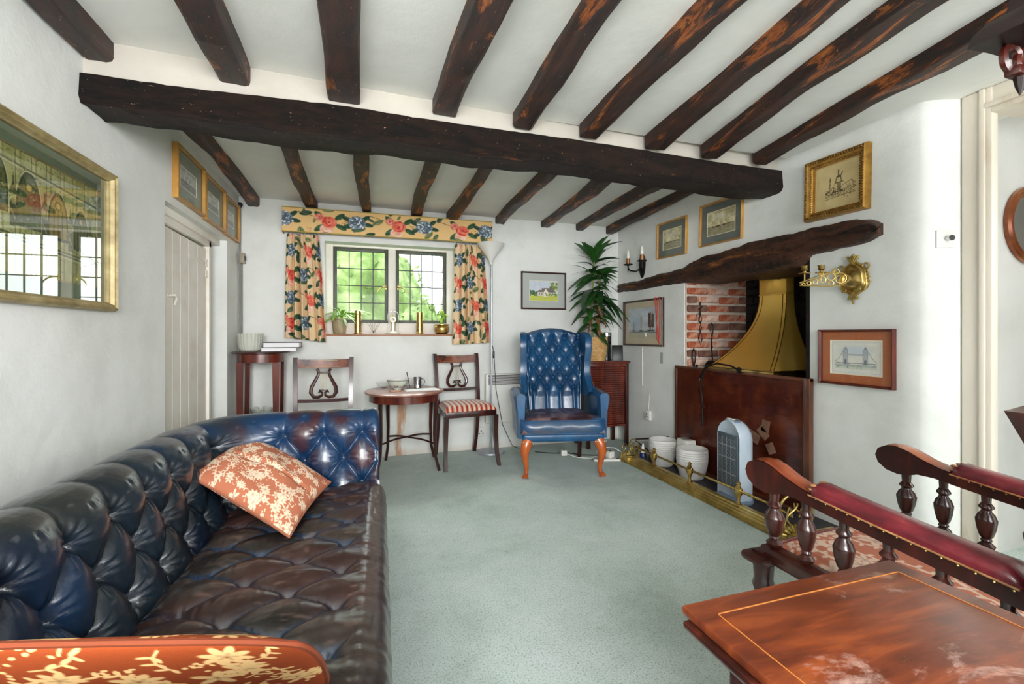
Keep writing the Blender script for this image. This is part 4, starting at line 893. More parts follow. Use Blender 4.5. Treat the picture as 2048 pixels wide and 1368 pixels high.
# ------------------------------------------------------------------ lyre-back dining chairs
def stripe_seat():
    c = Cv(150, 90, (214, 196, 160)); 
    for k in range(11):
        x = 4 + k * 14; c.rect(x, 0, x + 6, 90, (160, 34, 44)); c.rect(x - 1.6, 0, x - .6, 90, (176, 96, 84)); c.rect(x + 7, 0, x + 8, 90, (176, 96, 84))
    c.noise(16, .4, 3); return c
def dining_chair(label, loc, rotz):
    t = thing('dining_chair', label, 'chair', loc, rotz, 'pair of lyre-back dining chairs')
    for s in (-1, 1):
        # rear saber leg and back post are one stile
        P = [(s * .19, .30, 0), (s * .19, .235, .18), (s * .19, .195, .42), (s * .195, .20, .55), (s * .20, .235, .78), (s * .203, .275, .945)]
        rings = []
        for i, (x, y, z) in enumerate(P):
            a, b = (.016, .018) if i != 2 else (.018, .024); rings.append([(x - a, y - b, z), (x + a, y - b, z), (x + a, y + b, z), (x - a, y + b, z)])
        M().ring_loft(rings).o('back_post', m_mahogd, t)
        P = [(s * .235, -.245, 0), (s * .228, -.205, .12), (s * .222, -.185, .28), (s * .220, -.195, .43)]
        rings = [[(x - a, y - a, z), (x + a, y - a, z), (x + a, y + a, z), (x - a, y + a, z)] for (x, y, z), a in zip(P, (.014, .015, .019, .021))]
        M().ring_loft(rings).o('leg', m_mahogd, t)
    fr = M().b2(-.225, .225, -.212, -.185, .425, .475, .004)
    for s in (-1, 1): fr.prism([(s * .225, -.20), (s * .205, .21), (s * .18, .21), (s * .20, -.20)], .425, .475, 'z')
    fr.b2(-.19, .19, .18, .205, .425, .475, .004).o('seat_frame', m_mahogd, t)
    def curvebar(z0, z1, y0, th, bow, m, nm, fig=False):
        rings = []
        for i in range(17):
            q = i / 16; x = lerp(-.19, .19, q); y = y0 + bow * math.sin(PI * q); dz = .006 * math.sin(PI * q)
            rings.append([(x, y - th, z0 - dz), (x, y - th, z1 - dz), (x, y + th, z1 - dz), (x, y + th, z0 - dz)])
        return M().ring_loft(rings).o(nm, m, t)
    curvebar(.865, .932, .262, .011, .022, mat('figured_rail', [(0.35, '2a120b'), (0.5, '6a2c14'), (0.7, '9a4c22')], 12, .25, coat=.5), 'top_rail')
    M().b2(-.15, .15, .262, .266, .87, .872).b2(-.15, .15, .266, .268, .92, .922).o('inlay_line', m_giltpale, t)
    curvebar(.605, .63, .212, .010, .016, m_mahogd, 'lower_rail')
    ly = M()
    for s in (-1, 1):
        P = [(s * .052, .855), (s * .040, .84), (s * .040, .81), (s * .062, .765), (s * .088, .715), (s * .092, .675), (s * .07, .642), (s * .035, .640), (s * .012, .655), (s * .010, .675), (s * .028, .684), (s * .036, .672)]
        ly.tube([(x, .225 + (z - .63) * .13, z) for x, z in P], [.012, .011, .011, .013, .015, .015, .013, .012, .01, .009, .008, .007], 8)
    ly.b2(-.045, .045, .235, .255, .822, .834, .002).b2(-.035, .035, .222, .238, .688, .698, .002).o('lyre', m_mahogd, t)
    q = M()
    for x in (-.018, -.009, 0, .009, .018): q.tube([(x, .236, .695), (x, .249, .825)], .0014, 5)
    q.o('lyre_strings', m_giltpale, t)
    cv = stripe_seat(); nu, nv = 150, 90; u = np.linspace(-1, 1, nu)[None, :]; v = np.linspace(0, 1, nv)[:, None]
    hw = .228 - .035 * v; X = u * hw; Y = -.205 + .39 * v + 0 * u
    e = (np.clip((1 - np.abs(u)) / .16, 0, 1) * (2 - np.clip((1 - np.abs(u)) / .16, 0, 1))) * np.minimum(1, np.clip(v / .10, 0, 1) * (2 - np.clip(v / .10, 0, 1))) * (np.clip((1 - v) / .1, 0, 1))
    Z = .475 + .045 * e ** .6 + .018 * (1 - u * u) * np.sin(PI * v)
    npmesh('seat', np.stack([X, Y, Z + 0 * X], -1), nu, nv, painted('striped_cloth', .7, bump=.15, bscale=400, sheen=.3), t, cv.a)
    return t
dining_chair('lyre-back mahogany chair with red striped seat, right of the oval table', (.80, 3.90, 0), .10)
dining_chair('lyre-back mahogany chair behind the sofa arm, left of the oval table', (-.335, 3.50, 0), .03)

# ------------------------------------------------------------------ diamond tufting
def puff(u, v, top=1.0, exp=.5):
    vv = np.minimum(np.maximum(v, 0), top); p = np.abs(np.sin(PI * (u + vv)) * np.sin(PI * (u - vv))) ** exp
    return p
def button_dist(u, v, a, b2):
    """distance (metres) to the nearest button of the staggered lattice; v unit spans b2 metres"""
    d = 1e9
    for s in (0, .5):
        du = (u - s) - np.round(u - s); dv = (v - s) - np.round(v - s); d = np.minimum(d, np.sqrt((du * a) ** 2 + (dv * b2) ** 2))
    return d
def normals(P):
    du = np.gradient(P, axis=1); dv = np.gradient(P, axis=0); n = np.cross(du, dv); return n / (np.linalg.norm(n, axis=-1, keepdims=True) + 1e-9)
def colmix(a, b, t): return np.array(a, float) * (1 - t[..., None]) + np.array(b, float) * t[..., None]
m_leather = painted('tufted_leather', .32, bump=.5, bscale=45, coat=.5, spec=.5, bdist=.003)
m_leather.node_tree.nodes['Principled BSDF'].inputs['Coat Roughness'].default_value = .22
m_button = mat('leather_button', [(0.3, '12202e'), (0.7, '22405c')], 10, .35, coat=.3)

# ------------------------------------------------------------------ chesterfield sofa
SX, SY0, SY1, SF = -.52, .645, 2.15, .045
sofa = thing('chesterfield_sofa', 'long dark blue button-tufted leather chesterfield with worn brown seat', 'sofa', (-.462, 1.45, 0), -.02)
OX, OY = -.45, 1.45
prof = [(-.03, .30), (0, .36), (.02, .42), (.045, .50), (.06, .56), (.065, .60)]
cx_, cz_, R = .185, .640, .118
prof += [(cx_ - R * math.cos(q), cz_ + R * math.sin(q)) for q in np.linspace(.05, PI * 1.12, 22)]
prof += [(.27, .55), (.262, .40), (.26, .2), (.26, .06)]
prof = np.array(prof); tl = np.concatenate([[0], np.cumsum(np.hypot(*(prof[1:] - prof[:-1]).T))])
Lfull = tl[-1]
# inner path: near arm front -> back -> far arm front, with rounded corners
rc_ = .10
def path(n_arm, n_c, n_back):
    pts = []; nor = []
    for x in np.linspace(SF - .005, SX + rc_, n_arm): pts.append((x, SY0)); nor.append((0, -1))
    for q in np.linspace(0, PI / 2, n_c)[1:-1]: pts.append((SX + rc_ - rc_ * math.sin(q), SY0 + rc_ - rc_ * math.cos(q))); nor.append((-math.sin(q), -math.cos(q)))
    for y in np.linspace(SY0 + rc_, SY1 - rc_, n_back): pts.append((SX, y)); nor.append((-1, 0))
    for q in np.linspace(0, PI / 2, n_c)[1:-1]: pts.append((SX + rc_ - rc_ * math.cos(q), SY1 - rc_ + rc_ * math.sin(q))); nor.append((-math.cos(q), math.sin(q)))
    for x in np.linspace(SX + rc_, SF - .005, n_arm): pts.append((x, SY1)); nor.append((0, 1))
    return np.array(pts), np.array(nor)
PP, NN = path(110, 34, 300)
S = np.concatenate([[0], np.cumsum(np.hypot(*(PP[1:] - PP[:-1]).T))]); ns = len(S)
tt = np.concatenate([np.linspace(0, tl[20], 110), np.linspace(tl[20], Lfull, 46)[1:]]); nt_ = len(tt)
pw = np.interp(tt, tl, prof[:, 0]); pz = np.interp(tt, tl, prof[:, 1])
Pm = np.zeros((nt_, ns, 3)); Pm[..., 0] = PP[None, :, 0] + NN[None, :, 0] * pw[:, None] - OX; Pm[..., 1] = PP[None, :, 1] + NN[None, :, 1] * pw[:, None] - OY; Pm[..., 2] = pz[:, None]
nrm = normals(Pm)
if nrm[40, ns // 2, 0] < 0: nrm = -nrm
a_ = .17; b_ = .112; t0 = .155
U = (S[None, :] - S[-1] / 2) / a_ + 0 * tt[:, None]; V = (tt[:, None] - t0) / (2 * b_) + 0 * S[None, :]
pf = np.where(V <= 1, puff(U, V, 1.0, .42), np.abs(np.sin(PI * U)) ** (.84 - .5 * sstep(1, 1.5, V)))
fade = 1 - sstep(1.0, 1.6, V) * .72
wr_ = np.exp(-((V - 1.0) / .25) ** 2) * 0
pf2 = 1 - (1 - pf) * fade
bd = button_dist(U, np.clip(V, -.2, 1.25), a_, 2 * b_)
dip = np.exp(-(bd / .022) ** 2)
endf = np.minimum(sstep(0, .03, S), sstep(0, .03, S[-1] - S))[None, :]
base_in = 1 - sstep(.62, .8, tt / Lfull)[:, None]
disp = (.040 * (pf2 - 1) - .020 * dip) * endf * base_in - .03 * (1 - np.sqrt(1 - (1 - np.minimum(np.clip(S / .035, 0, 1), np.clip((S[-1] - S) / .035, 0, 1))) ** 2))[None, :] * sstep(0, .1, V)
# fine radial puckers near the buttons
for s in (0, .5):
    du = (U - s) - np.round(U - s); dv = (V - s) - np.round(V - s); ang = np.arctan2(dv * 2 * b_, du * a_)
    rad = np.hypot(du * a_, dv * 2 * b_); disp += .0032 * np.sin(ang * 13 + 3 * s) * np.exp(-((rad - .035) / .02) ** 2) * base_in * (V < 1.3)
disp += .003 * (vnoise(Pm, 22, 4) - .5) * base_in
Pd = Pm + nrm * disp[..., None]
wear1 = sstep(.42, .74, vnoise(Pm, 7, 9) * .6 + .4 * vnoise(Pm, 19, 12)) * sstep(.3, .8, pf)
farm = sstep(SY1 - .03 - OY, SY1 + .05 - OY, Pm[..., 1]) * sstep(-.25, .02, Pm[..., 0] * 1) * (1 - sstep(.47, .50, Pm[..., 0]))
topw = sstep(.66, .74, Pm[..., 2]) * sstep(.4, .7, vnoise(Pm, 5, 21))
colr = colmix((20, 42, 68), (13, 24, 38), sstep(.3, .7, vnoise(Pm, 4, 2)))
colr = colmix(0, 1, np.zeros_like(pf))[..., None] * 0 + colr if False else colr
def mixin(c, col, t): return c * (1 - t[..., None]) + np.array(col, float) * t[..., None]
colr = mixin(colr, (22, 29, 31), sstep(.45, .62, vnoise(Pm, 3.2, 77)) * .65); colr = mixin(colr, (15, 50, 86), farm * .85)
colr = mixin(colr, (62, 24, 30), wear1 * farm * .9); colr = mixin(colr, (44, 44, 38), topw * .6 * (1 - farm))
scr = sstep(.80, .86, vnoise(Pm * np.array([1, 1, 3]), 40, 31)) * .35; colr = mixin(colr, (120, 110, 110), scr * sstep(.5, .8, pf))
segs = []
def seg(i0, i1, nm): return npmesh(nm, Pd[:, i0:i1], i1 - i0, nt_, m_leather, sofa, colr[:, i0:i1], flip=False)
c1 = 110 + 16; c2 = 110 + 32 + 300 + 16
segs = [(c1, seg(0, c1 + 1, 'arm')), (c2, seg(c1, c2 + 1, 'backrest')), (ns, seg(c2, ns, 'arm'))]
# arm front faces
for k, yy in ((0, -1), (ns - 1, 1)):
    q = M(); ring = [tuple(Pd[j, k]) for j in range(0, nt_, 3)]; x = ring[0][0]
    q.add(ring, [tuple(range(len(ring)))]); o = q.o('arm_front', mat('arm_front_leather', [(0.3, '123050'), (0.7, '1c4a74')], 6, .35, coat=.3, bump=.2, bscale=40), sofa)
# buttons on the arms and back
bm_ = M().lathe([(.001, -.004), (.009, -.003), (.011, .001), (.008, .005), (.001, .006)], 14).mesh('button', 2); bm_.materials.append(m_button)
umin, umax = U[0, 0], U[0, -1]
for j in range(0, 3):
    v = j * .5; off = 0 if j % 2 == 0 else .5
    for k in range(int(umin) - 1, int(umax) + 2):
        u = k + off
        if u < umin + .25 or u > umax - .25: continue
        i = int(np.argmin(np.abs(U[0] - u))); jj = int(np.argmin(np.abs(V[:, 0] - v))); p = Pd[jj, i] + nrm[jj, i] * .001
        o = bpy.data.objects.new('button', bm_); C.objects.link(o); o.parent = [q_ for lim, q_ in segs if i <= lim][0]; o.location = p
        o.rotation_euler = Vector(nrm[jj, i]).to_track_quat('Z', 'Y').to_euler()
# seat: one tufted pad with a rolled front edge
nx, ny = 190, 420
prf = [(SX - .04, .36), (SX + .03, .405), (SX + .12, .418), (SF - .10, .42), (SF - .05, .415), (SF - .018, .40), (SF + .004, .37), (SF + .008, .32), (SF - .002, .28)]
pa = np.array(prf); pl = np.concatenate([[0], np.cumsum(np.hypot(*(pa[1:] - pa[:-1]).T))]); ts = np.linspace(0, pl[-1], nx)
sx_ = np.interp(ts, pl, pa[:, 0]); sz_ = np.interp(ts, pl, pa[:, 1]); ys = np.linspace(SY0 - .02, SY1 + .02, ny)
Ps = np.zeros((ny, nx, 3)); Ps[..., 0] = sx_[None, :] - OX; Ps[..., 1] = ys[:, None] - OY; Ps[..., 2] = sz_[None, :]
nr = normals(Ps); 
if nr[ny // 2, nx // 2, 2] < 0: nr = -nr
sa, sb = .178, .125
Us = (ys[:, None] - 1.135) / sa + 0 * sx_[None, :]; Vs = (sx_[None, :] + .445) / (2 * sb) + 0 * ys[:, None]
Usw = Us + .05 * (vnoise(Ps, 6, 3) - .5); Vsw = Vs + .05 * (vnoise(Ps, 6, 8) - .5)
pfs = np.abs(np.sin(PI * (Usw + Vsw)) * np.sin(PI * (Usw - Vsw))) ** .38
ff = 1 - sstep(1.55, 1.75, Vs)
pfs = 1 - (1 - pfs) * ff; bds = button_dist(Us, np.clip(Vs, 0, 1.6), sa, 2 * sb)
dz = .028 * pfs - .014 * np.exp(-(bds / .016) ** 2) + .004 * (vnoise(Ps * np.array([1, 3, 1]), 14, 5) - .5) + .0025 * (vnoise(Ps * np.array([3, 1, 1]), 30, 6) - .5)
Pds = Ps + nr * (dz * (1 - sstep(1.9, 2.1, Vs)))[..., None]
cs_ = colmix((56, 46, 41), (33, 29, 27), sstep(.3, .7, vnoise(Ps, 9, 14)))
cs_ = mixin(cs_, (24, 46, 74), (1 - sstep(.25, .55, pfs)) * .9); cs_ = mixin(cs_, (60, 32, 28), sstep(.5, .7, vnoise(Ps, 5, 40)) * .6)
cs_ = mixin(cs_, (128, 104, 92), sstep(.78, .9, vnoise(Ps * np.array([1, 4, 1]), 26, 41)) * .4)
seat_o = npmesh('seat', Pds, nx, ny, m_leather, sofa, cs_)
for k in range(-4, 9):
    for j in range(0, 4):
        u = k + (0 if j % 2 == 0 else .5); y = 1.135 + u * sa; x = -.445 + j * sb
        if not (SY0 + .05 < y < SY1 - .05) or x > SF - .06: continue
        i = int(np.argmin(np.abs(sx_ - x))); jj = int(np.argmin(np.abs(ys - y)))
        o = bpy.data.objects.new('button', bm_); C.objects.link(o); o.parent = seat_o; o.location = Pds[jj, i]
M().b2(SX - OX, SF - .012 - OX, SY0 + .02 - OY, SY1 - .02 - OY, .07, .30, .01).b2(SX - .2 - OX, SX + .02 - OX, SY0 - OY, SY1 - OY, .06, .33).o('base', m_leather if False else mat('base_leather', [(0.3, '10263c'), (0.7, '1a3a58')], 6, .4, coat=.3), sofa)
for x in (SX - .17, SF - .06):
    for y in (SY0 - .15, SY1 + .15): M().lathe([(.018, 0), (.024, .01), (.03, .05), (.026, .075)], 16, (x - OX, y - OY, 0)).o('foot', m_mahogd, sofa)

# ------------------------------------------------------------------ scatter cushions
m_damask = painted('damask_cloth', .85, bump=.25, bscale=260)
def cushion(label, corners, thick, bg, fg, seed, loc, S_=34, cr=.02):
    """corners A,B,C_,D world points; bulging pad with piped edge"""
    cv = damask(240, 240, S_, bg, fg, seed); n = 240; g = np.linspace(0, 1, n); u, v = np.meshgrid(g, g)
    A_, B_, C2, D_ = [np.array(c) - np.array(loc) for c in corners]
    t = thing('cushion', label, 'cushion', loc, 0, 'rust floral scatter cushions')
    base = (A_[None, None] * ((1 - u) * (1 - v))[..., None] + B_[None, None] * (u * (1 - v))[..., None] + C2[None, None] * (u * v)[..., None] + D_[None, None] * ((1 - u) * v)[..., None])
    nn = np.cross(B_ - A_, D_ - A_); nn = nn / np.linalg.norm(nn)
    if nn[2] < 0: nn = -nn
    pin = (4 * u * (1 - u)) * (4 * v * (1 - v)); cen = (A_ + B_ + C2 + D_) / 4
    sh = 1 - .05 * (4 * u * (1 - u) - 0) * 0
    e = 1 - .055 * (np.maximum(4 * u * (1 - u) * (np.abs(v - .5) * 2) ** 3, 4 * v * (1 - v) * (np.abs(u - .5) * 2) ** 3))
    if cr == 0: e = 1 - .10 * (np.abs(2 * u - 1) * np.abs(2 * v - 1)) ** 3
    base = cen + (base - cen) * e[..., None]
    wv = .008 * (vnoise(base, 14, seed) - .5) + .006 * np.sin((u - v) * 9 + 2 * u) * pin
    up = base + nn * (thick * pin ** .42 + wv * np.minimum(1, pin * 4) - cr * np.exp(-((u - .55 + .12 * v) / .03) ** 2) * pin * .6)[..., None]
    npmesh('cover', up, n, n, m_damask, t, cv.a)
    dn = base - nn * (thick * .7 * pin ** .42)[..., None]; npmesh('underside', dn, n, n, m_damask, t, cv.a[::-1])
    edge = [tuple(base[0, i]) for i in range(0, n, 6)] + [tuple(base[i, -1]) for i in range(0, n, 6)] + [tuple(base[-1, n - 1 - i]) for i in range(0, n, 6)] + [tuple(base[n - 1 - i, 0]) for i in range(0, n, 6)]
    M().tube(edge, .0045, 6, closed=True).o('piping', mat('piping_rust', rgbhex([v * .85 for v in bg]), 8, .85), t); return t
def rgbhex(c): return '%02x%02x%02x' % tuple(int(v) for v in c)
cushion('rust cushion with cream flowers standing on its corner at the far end of the sofa', [(-.25, 1.60, .462), (-.165, 2.10, .475), (-.55, 2.38, .645), (-.64, 1.93, .60)], .062, (186, 112, 82), (234, 208, 180), 5, (-.40, 2.0, .45), 30)
cushion('rust cushion with cream flowers lying along the near sofa arm', [(-.52, .675, .780), (-.075, .68, .692), (-.065, .87, .472), (-.50, .87, .49)], .028, (138, 58, 18), (226, 184, 124), 9, (-.30, .75, .45), 46, 0)

# ------------------------------------------------------------------ wing armchair
ac = thing('wing_armchair', 'blue leather button-back wing armchair on cabriole legs with worn brown seat', 'armchair', (1.515, 3.47, 0), -math.radians(13.4))
m_blue = mat('blue_leather', [(0.3, '0d3a5e'), (0.55, '144d78'), (0.8, '1d608e')], 5, .34, coat=.35, bump=.3, bscale=40, bdist=.002)
m_blue.node_tree.nodes['Principled BSDF'].inputs['Coat Roughness'].default_value = .25
# tufted back
nu, nv = 190, 220; u = np.linspace(-1, 1, nu)[None, :]; v = np.linspace(0, 1, nv)[:, None]
ztop = 1.135 + .045 * np.cos(np.clip(u * 1.15, -1, 1) * PI / 2) ** 1.0
hw = .225 + .035 * v; Xb = u * hw; Zb = .44 + (ztop - .44) * v; Yb = .165 + .15 * v + .05 * u ** 2 * 0 + .035 * np.abs(u) ** 3 * -1
Pb = np.stack([Xb + 0 * Zb, Yb + 0 * Xb, Zb + 0 * Xb], -1)
Ub = Xb / .118 + 0 * Zb; Vb = (Zb - .655) / (2 * .087)
pfb = puff(Ub + .5, np.maximum(Vb, 0), 2.5, .5); below = Vb < 0
pfb = np.where(below, 1 - (1 - np.abs(np.sin(PI * (Ub + .5))) ** .8) * (.45 + .55 * np.exp(Vb * 6)), pfb)
pfb = 1 - (1 - pfb) * (1 - sstep(2.5, 2.8, Vb))
bdb = button_dist(Ub + .5, np.clip(Vb, 0, 2.5), .118, .174)
eg = sstep(0, .12, 1 - np.abs(u)) * sstep(0, .03, 1 - v)
db = (.030 * pfb - .014 * np.exp(-(bdb / .014) ** 2)) * eg + .001 * (vnoise(Pb, 60, 3) - .5)
db = db * (1 - .55 * sstep(-.1, -.5, Vb)); Pb[..., 1] -= db
cbk = colmix((12, 56, 92), (20, 72, 112), sstep(.3, .7, vnoise(Pb, 8, 5)))
back_o = npmesh('backrest', Pb, nu, nv, m_leather, ac, cbk)
bm2 = M().lathe([(.001, -.003), (.006, -.002), (.0075, .001), (.005, .004), (.001, .005)], 12).mesh('button', 2); bm2.materials.append(mat('blue_button', '2a6296', 5, .3, coat=.5))
for j in range(0, 6):
    for k in range(-3, 4):
        x = (k + (.5 if j % 2 else 0)) * .118 if True else 0
        x = (k + (0 if j % 2 == 0 else .5)) * .118
        # lattice above: Ub+.5 integer at v=0  ->  x = (k-.5)*.118
        x -= .059 if True else 0
        z = .655 + j * .087
        if abs(x) > .205 or z > 1.11: continue
        i = int(np.argmin(np.abs(Xb[0] * 0 + (u[0] * (.225 + .035 * (z - .44) / .72)) - x))); jj = int(np.argmin(np.abs(Zb[:, i] - z)))
        o = bpy.data.objects.new('button', bm2); C.objects.link(o); o.parent = back_o; o.location = Pb[jj, i] + np.array([0, -.001, 0]); o.rotation_euler = (PI / 2, 0, 0)
# outside back shell
rings = []
for i in range(25):
    q = -1 + 2 * i / 24; zt = 1.135 + .045 * math.cos(max(-1, min(1, q * 1.15)) * PI / 2)
    rings.append([(q * .235, .19, .30), (q * .262, .318 - .035 * abs(q) ** 3, zt - .012), (q * .262, .325, zt), (q * .26, .36, zt + .004), (q * .258, .385, zt - .02), (q * .24, .27, .28)])
M().ring_loft(rings).o('back_shell', m_blue, ac)
def wing(s):
    # outline in (y, z): back edge up the shell, over the top, down the S-shaped front edge to the arm
    O = [(.22, .60), (.30, .80), (.36, 1.02), (.375, 1.10), (.34, 1.135), (.24, 1.145), (.13, 1.13), (.085, 1.09), (.085, 1.0), (.11, .90), (.12, .80), (.085, .72), (.02, .675), (-.02, .64), (.05, .60)]
    q = M(); n = len(O); cy = .2; rings = []
    def xo(y, z): return .262 + .09 * (.34 - y) * (1 if z > .7 else .8)
    for off, sh in ((-.022, .90), (-.027, 1.0), (.0, 1.03), (.027, 1.0), (.022, .90)):
        rings.append([(s * (xo(y, z) + off), .20 + (y - .20) * sh, .88 + (z - .88) * (sh if sh < 1 else 1 + (sh - 1) * .5)) for y, z in O])
    q.ring_loft(rings); return q.o('wing', m_blue, ac, 1.0)
def arm(s):
    q = M(); rings = []
    for i in range(15):
        t = i / 14; y = lerp(-.235, .26, t); fr_ = 1 - (1 - min(1, t / .10)) ** 2 * .35; zt = .655 + .015 * math.sin(PI * t); cx = .335 - .0 * t; R0 = .058 * fr_; R1 = .05 * fr_
        ring = [(s * (cx - .042 * fr_), y, .30), (s * (cx - .044 * fr_), y, .5), (s * (cx - .05 * fr_), y, zt - .06)]
        ring += [(s * (cx - R0 * math.cos(a)), y, zt - .05 * fr_ + .05 * fr_ * math.sin(a)) for a in (.3, .8, 1.3, 1.85, 2.35, 2.85)]
        ring += [(s * (cx + .05 * fr_), y, zt - .075), (s * (cx + .035 * fr_), y, .5), (s * (cx + .028 * fr_), y, .30)]
        rings.append(ring)
    q.ring_loft(rings); return q.o('arm', m_blue, ac, 1.0)
for s in (-1, 1): wing(s); arm(s)
M().b2(-.325, .325, -.27, .24, .278, .345, .02, 3).o('seat_rail', m_blue, ac)
# cushion
nu, nv = 130, 110; g, h = np.meshgrid(np.linspace(-1, 1, nu), np.linspace(-1, 1, nv)); k = .16
def sq(a, p=.3): return np.sign(a) * (1 - (1 - np.abs(a)) ** 1) 
hwid = .283 + .055 * sstep(.1, -.7, h); Xc = g * hwid; Yc = -.03 + h * .255
rim = np.maximum(np.abs(g), np.abs(h)); zc = .345 + .115 * (1 - sstep(.86, 1.0, rim) ** 1.5) 
Pc = np.stack([Xc, Yc, zc + .02 * (1 - rim ** 2)], -1)
rk = .007 * np.abs(np.sin(Pc[..., 0] * 26 + 9 * vnoise(Pc, 9, 3))) * sstep(.0, .6, vnoise(Pc, 8, 12)) * sstep(-.9, .3, h) + .008 * (vnoise(Pc, 16, 4) - .5)
Pc[..., 2] += rk * (1 - sstep(.8, .95, rim)); Pc[..., 1] += -.012 * sstep(.8, .97, -h) * np.sin(PI * np.clip((1 - rim) / .14, 0, 1))
ccn = colmix((92, 58, 60), (54, 26, 28), sstep(.35, .65, vnoise(Pc, 24, 8))); ccn = mixin(ccn, (136, 108, 106), sstep(.42, .75, vnoise(Pc, 13, 19)) * .75)
ccn = mixin(ccn, (44, 82, 120), sstep(.45, .7, vnoise(Pc, 7, 30)) * sstep(.6, .98, rim) * .9); ccn = mixin(ccn, (30, 70, 116), sstep(.45, .9, h) * .8)
npmesh('seat_cushion', Pc, nu, nv, m_leather, ac, ccn)
fb = np.zeros((30, 130, 3)); uu = np.linspace(-1, 1, 130)[None, :]; vv = np.linspace(0, 1, 30)[:, None]
fb[..., 0] = uu * (.338 + .006 * np.sin(PI * vv)); fb[..., 1] = -.285 - .02 * np.sin(PI * vv) + .05 * np.abs(uu) ** 12; fb[..., 2] = .345 + .10 * vv + .004 * np.sin(uu * 12)
cf = colmix((110, 88, 92), (60, 84, 112), sstep(.4, .6, vnoise(fb, 8, 4))); cf = mixin(cf, (30, 74, 116), sstep(.5, 1, np.abs(uu) + 0 * vv))
npmesh('cushion_border', fb, 130, 30, m_leather, ac, cf)
M().tube([(x, -.286 + .05 * abs(x / .338) ** 12, .447) for x in np.linspace(-.338, .338, 30)], .006, 8).tube([(x, -.286 + .05 * abs(x / .338) ** 12, .347) for x in np.linspace(-.338, .338, 30)], .006, 8).o('piping', m_blue, ac)
for s in (-1, 1):
    P = [(s * .285, -.235, .285), (s * .298, -.252, .25), (s * .31, -.262, .20), (s * .302, -.25, .13), (s * .292, -.24, .07), (s * .298, -.25, .03), (s * .306, -.268, .016), (s * .308, -.275, .0)]
    M().tube(P, [.045, .042, .034, .024, .017, .016, .024, .028], 14).o('leg', m_leg, ac)
    M().tube([(s * .24, .24, .29), (s * .25, .27, .15), (s * .255, .31, .0)], [.024, .02, .018], 8).o('leg', m_mahogd, ac)
nl = M()
def nails(pts, step=.013):
    L = 0; last = None
    for a, b in zip(pts[:-1], pts[1:]):
        a, b = Vector(a), Vector(b); d = (b - a).length; n = max(1, int(d / step))
        for k in range(n): p = a.lerp(b, k / n); nl.ball(tuple(p), .0042, 6, 4)
for s in (-1, 1):
    fe = [(.13, 1.13), (.083, 1.09), (.083, 1.0), (.108, .90), (.118, .80), (.083, .72), (.02, .675)]
    nails([(s * (.262 + .09 * (.34 - y) + .026), y - .006, z) for y, z in fe])
    nails([(s * .335, -.272, .281), (s * .235, -.272, .281)])
ob = nl.o('nail_trim', m_chrome, ac); ob['kind'] = 'stuff'
# ------------------------------------------------------------------ cabinet, plant, jar, easel frame
cbn = thing('cabinet', 'small mahogany tambour cabinet in the back right corner under the plant', 'cabinet', (2.26, 4.08, 0))
M().b2(-.245, .245, -.165, .155, .838, .858, .004).o('worktop', m_mahog, cbn)
for x in (-.215, .215):
    for y in (-.135, .13): M().b2(x - .018, x + .018, y - .018, y + .018, 0, .838, .003).o('leg', m_mahogd, cbn)
M().b2(-.22, .22, -.12, .14, .21, .836).o('body', m_mahogd, cbn)
M().b2(-.197, .197, -.15, -.12, .80, .838, .003).o('top_rail', m_mahog, cbn); M().b2(-.197, .197, -.15, -.12, .205, .225, .003).o('bottom_rail', m_mahog, cbn)
q = M()
for i in range(26): q.b2(-.196, .196, -.138, -.122, .227 + i * .022, .2475 + i * .022, .003, 1)
q.o('tambour_front', m_mahog, cbn)
pl_ = thing('potted_plant', 'tall dark green cane plant in a woven basket on the mahogany cabinet', 'plant', (2.165, 4.04, .858))
n = 40; rings = []; rr = random.Random(3)
bkt = M()
for i in range(15): bkt.torus((0, 0, .012 + i * .0158), .103 + .022 * math.sin(min(1, i / 12) * 1.4), .0095, n=36, k=6)
bkt.lathe([(.001, .004), (.10, .004), (.12, .22)], 30, cap=False).o('basket', m_basket, pl_)
M().lathe([(.001, .205), (.112, .21)], 24, cap=False).o('soil', mat('potting_soil', '2c2018', 20, .95), pl_)
canes = [[(-.02, 0, .2), (-.03, 0, .5), (-.015, .0, .8), (.0, 0, 1.08)], [(.035, -.02, .2), (.04, -.02, .45), (.055, 0, .65), (.06, .01, .85)]]
for cpts in canes: M().tube(cpts, .011, 8).o('cane', m_stem, pl_)
lms = [leafmesh(.22, .078, .5, m_leaf, 8), leafmesh(.18, .07, 1.0, m_leaf, 8), leafmesh(.22, .075, 1.3, mat('deep_leaf', [(0.3, '16321a'), (0.7, '2b5426')], 5, .35), 8)]
lbr = leafmesh(.17, .035, 1.2, m_leafb, 6)
for k in range(112):
    cp = canes[0] if rr.random() < .62 else canes[1]; zz = rr.uniform(.30, 1.0); 
    if rr.random() < .6: zz = rr.uniform(.42, cp[-1][2] + .03)
    zz = min(zz, cp[-1][2] + .02)
    x = np.interp(zz, [p[2] for p in cp], [p[0] for p in cp]); az = rr.choice([rr.uniform(-2.2, .5), rr.uniform(2.6, 4.1), rr.uniform(-1, .5), rr.uniform(0, 6.28)])
    up = lerp(.1, 1.1, sstep(.75, 1.1, zz)) + rr.uniform(-.25, .45); s = rr.uniform(.8, 1.2) * (.75 if zz < .42 else 1)
    if math.sin(az) > 0: s *= 1 - .5 * math.sin(az); up += .4 * math.sin(az)
    if math.cos(az) > .6: s *= .9
    addleaf(lms[k % 3], pl_, (x + .01 * math.cos(az), .01 * math.sin(az), zz), az, up + rr.uniform(0, .2), rr.uniform(-.5, .5), s, ymax=.19)
